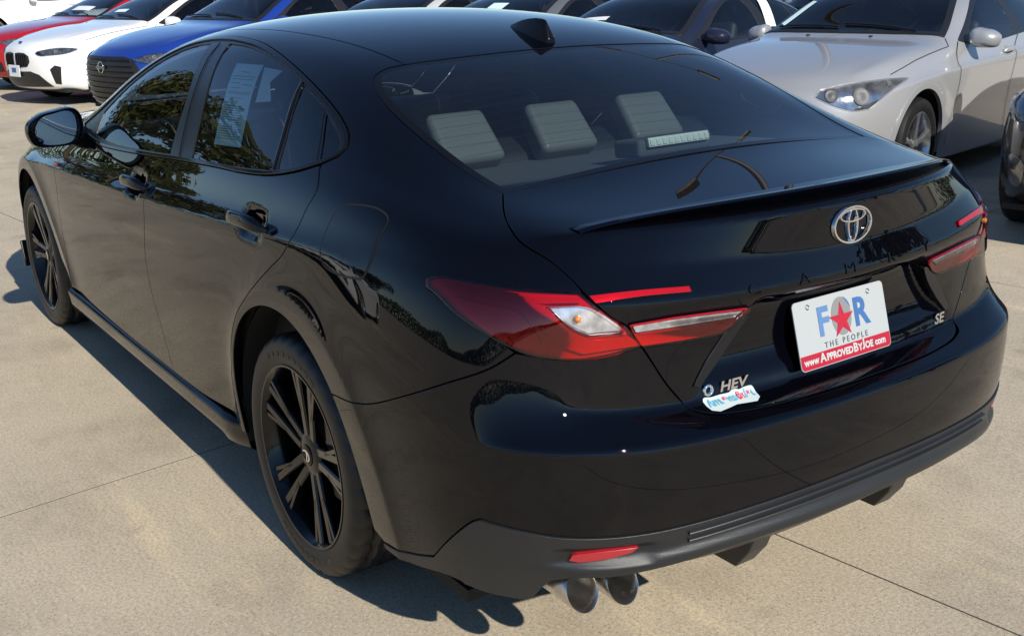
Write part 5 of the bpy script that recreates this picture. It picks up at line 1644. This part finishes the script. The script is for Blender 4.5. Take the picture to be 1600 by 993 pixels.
# =====================================================================  TREES, WOODS AND LAMP POSTS AROUND THE LOT (seen mirrored in paint and glass)
def leafmat(name, c1, c2):
    m = mat(name, c1, .6, var=0)
    nt = m.node_tree; b = nt.nodes['Principled BSDF']
    oi = nt.nodes.new('ShaderNodeNewGeometry'); r = nt.nodes.new('ShaderNodeValToRGB')
    r.color_ramp.elements[0].color = (*c1, 1); r.color_ramp.elements[1].color = (*c2, 1)
    nt.links.new(oi.outputs['Random Per Island'], r.inputs[0]); nt.links.new(r.outputs[0], b.inputs['Base Color'])
    return m
LEAF = leafmat('oak_leaves', (.035, .055, .016), (.11, .115, .035))
BARK = mat('bark', (.10, .075, .05), .9, bump=.8, bump_scale=20, var=.3)
def crown_mesh(nl, rad, hgt, size, seed):
    rnd = random.Random(seed); mb = MB()
    lobes = [(Vector((rnd.gauss(0, .45)*rad, rnd.gauss(0, .45)*rad, rnd.uniform(-.35, .4)*hgt)), rnd.uniform(.28, .5)*rad) for _ in range(16)]
    for k in range(nl):
        c, r = rnd.choice(lobes)
        d = Vector((rnd.gauss(0, 1), rnd.gauss(0, 1), rnd.gauss(0, .8))).normalized()*r*rnd.uniform(.55, 1.05)
        p = c+d; a = Vector((rnd.gauss(0, 1), rnd.gauss(0, 1), rnd.gauss(0, 1))).normalized(); b = a.orthogonal().normalized(); s = size*rnd.uniform(.6, 1.3)
        mb.add([p-a*s, p+b*s*.45, p+a*s, p-b*s*.45], [(0, 1, 2, 3)])
    return mesh_of(mb.build('crown', LEAF, smooth=False))
CROWN = crown_mesh(3200, 3.0, 3.4, .22, 3)
def trunk_mesh():
    mb = MB()
    mb.tube([(0, 0, -.1), (.05, 0, 1.2), (.0, .08, 2.6), (.1, .05, 4.0), (.15, 0, 5.4)], [.30, .22, .18, .12, .05], 10)
    rnd = random.Random(5)
    for k in range(7):
        a = k*2.4; z = 2.2+.4*k; L = 2.2-.15*k
        mb.tube([(0, 0, z), (math.cos(a)*L*.5, math.sin(a)*L*.5, z+.7), (math.cos(a)*L, math.sin(a)*L, z+1.2)], [.10, .06, .025], 6)
    return mesh_of(mb.build('trunk', BARK))
TRUNK = trunk_mesh()
for (x, y, s, lab) in ((26.5, 5.6, 1.15, 'large leafy tree mirrored in the black sedan front door glass'), (38, 11.5, .8, 'smaller tree mirrored low in the black sedan rear door glass'),
                       (26, 24, .6, 'roadside tree to the left mirrored in the black quarter panel'), (-14, -22, 1.1, 'tree behind the lot mirrored in the black trunk lid')):
    t = empty('oak_tree', (x, y, 0), x*.37); t.scale = (s, s, s)
    tag(t, lab, 'tree', 'trees round the lot')
    o = bpy.data.objects.new('trunk', TRUNK); link(o, t)
    o = bpy.data.objects.new('crown', CROWN); link(o, t); o.location = (0, 0, 5.0)
rnd = random.Random(11); mb = MB()
for k in range(42000):
    a = rnd.uniform(0, 2*math.pi); r = rnd.uniform(92, 112)
    hmax = 4.5+2.5*math.sin(a*3+1)+2.0*math.sin(a*7.3)+1.2*math.sin(a*17)
    z = rnd.uniform(0, 1)**.7*max(1.5, hmax)
    p = Vector((r*math.cos(a), r*math.sin(a), z)); u_ = Vector((rnd.gauss(0, 1), rnd.gauss(0, 1), rnd.gauss(0, 1))).normalized(); w_ = u_.orthogonal().normalized(); s = rnd.uniform(.3, .75)
    mb.add([p-u_*s, p+w_*s*.6, p+u_*s, p-w_*s*.6], [(0, 1, 2, 3)])
wood = mb.build('distant_woods', LEAF, smooth=False)
tag(wood, 'low line of far trees round the lot', 'woods', kind='stuff')
POLE = mat('lamp_post_metal', (.10, .09, .08), .5, .3)
for x, y, rz, lab in ((8.6, -11.2, .9, 'twin head lamp post beyond the car row mirrored in the trunk lid'), (-19, -26, -.4, 'twin head lamp post behind the lot mirrored under the spoiler')):
    t = empty('lamp_post', (x, y, 0), rz); tag(t, lab, 'lamp post', 'lamp posts of the lot')
    MB().tube([(0, 0, 0), (0, 0, 4), (0, 0, 8)], [.10, .08, .06], 12).build('post', POLE, t)
    MB().tube([(-1.1, 0, 7.9), (0, 0, 8.05), (1.1, 0, 7.9)], .04, 8).build('arm', POLE, t)
    for s in (-1, 1): MB().box((s*1.3, 0, 7.88), (.62, .34, .14), None, (.8, .8)).build('lamp_head', POLE, t, bevel=.03)
    MB().tube([(0, 0, -.02), (0, 0, .5)], .26, 16).build('footing', CONC, t)
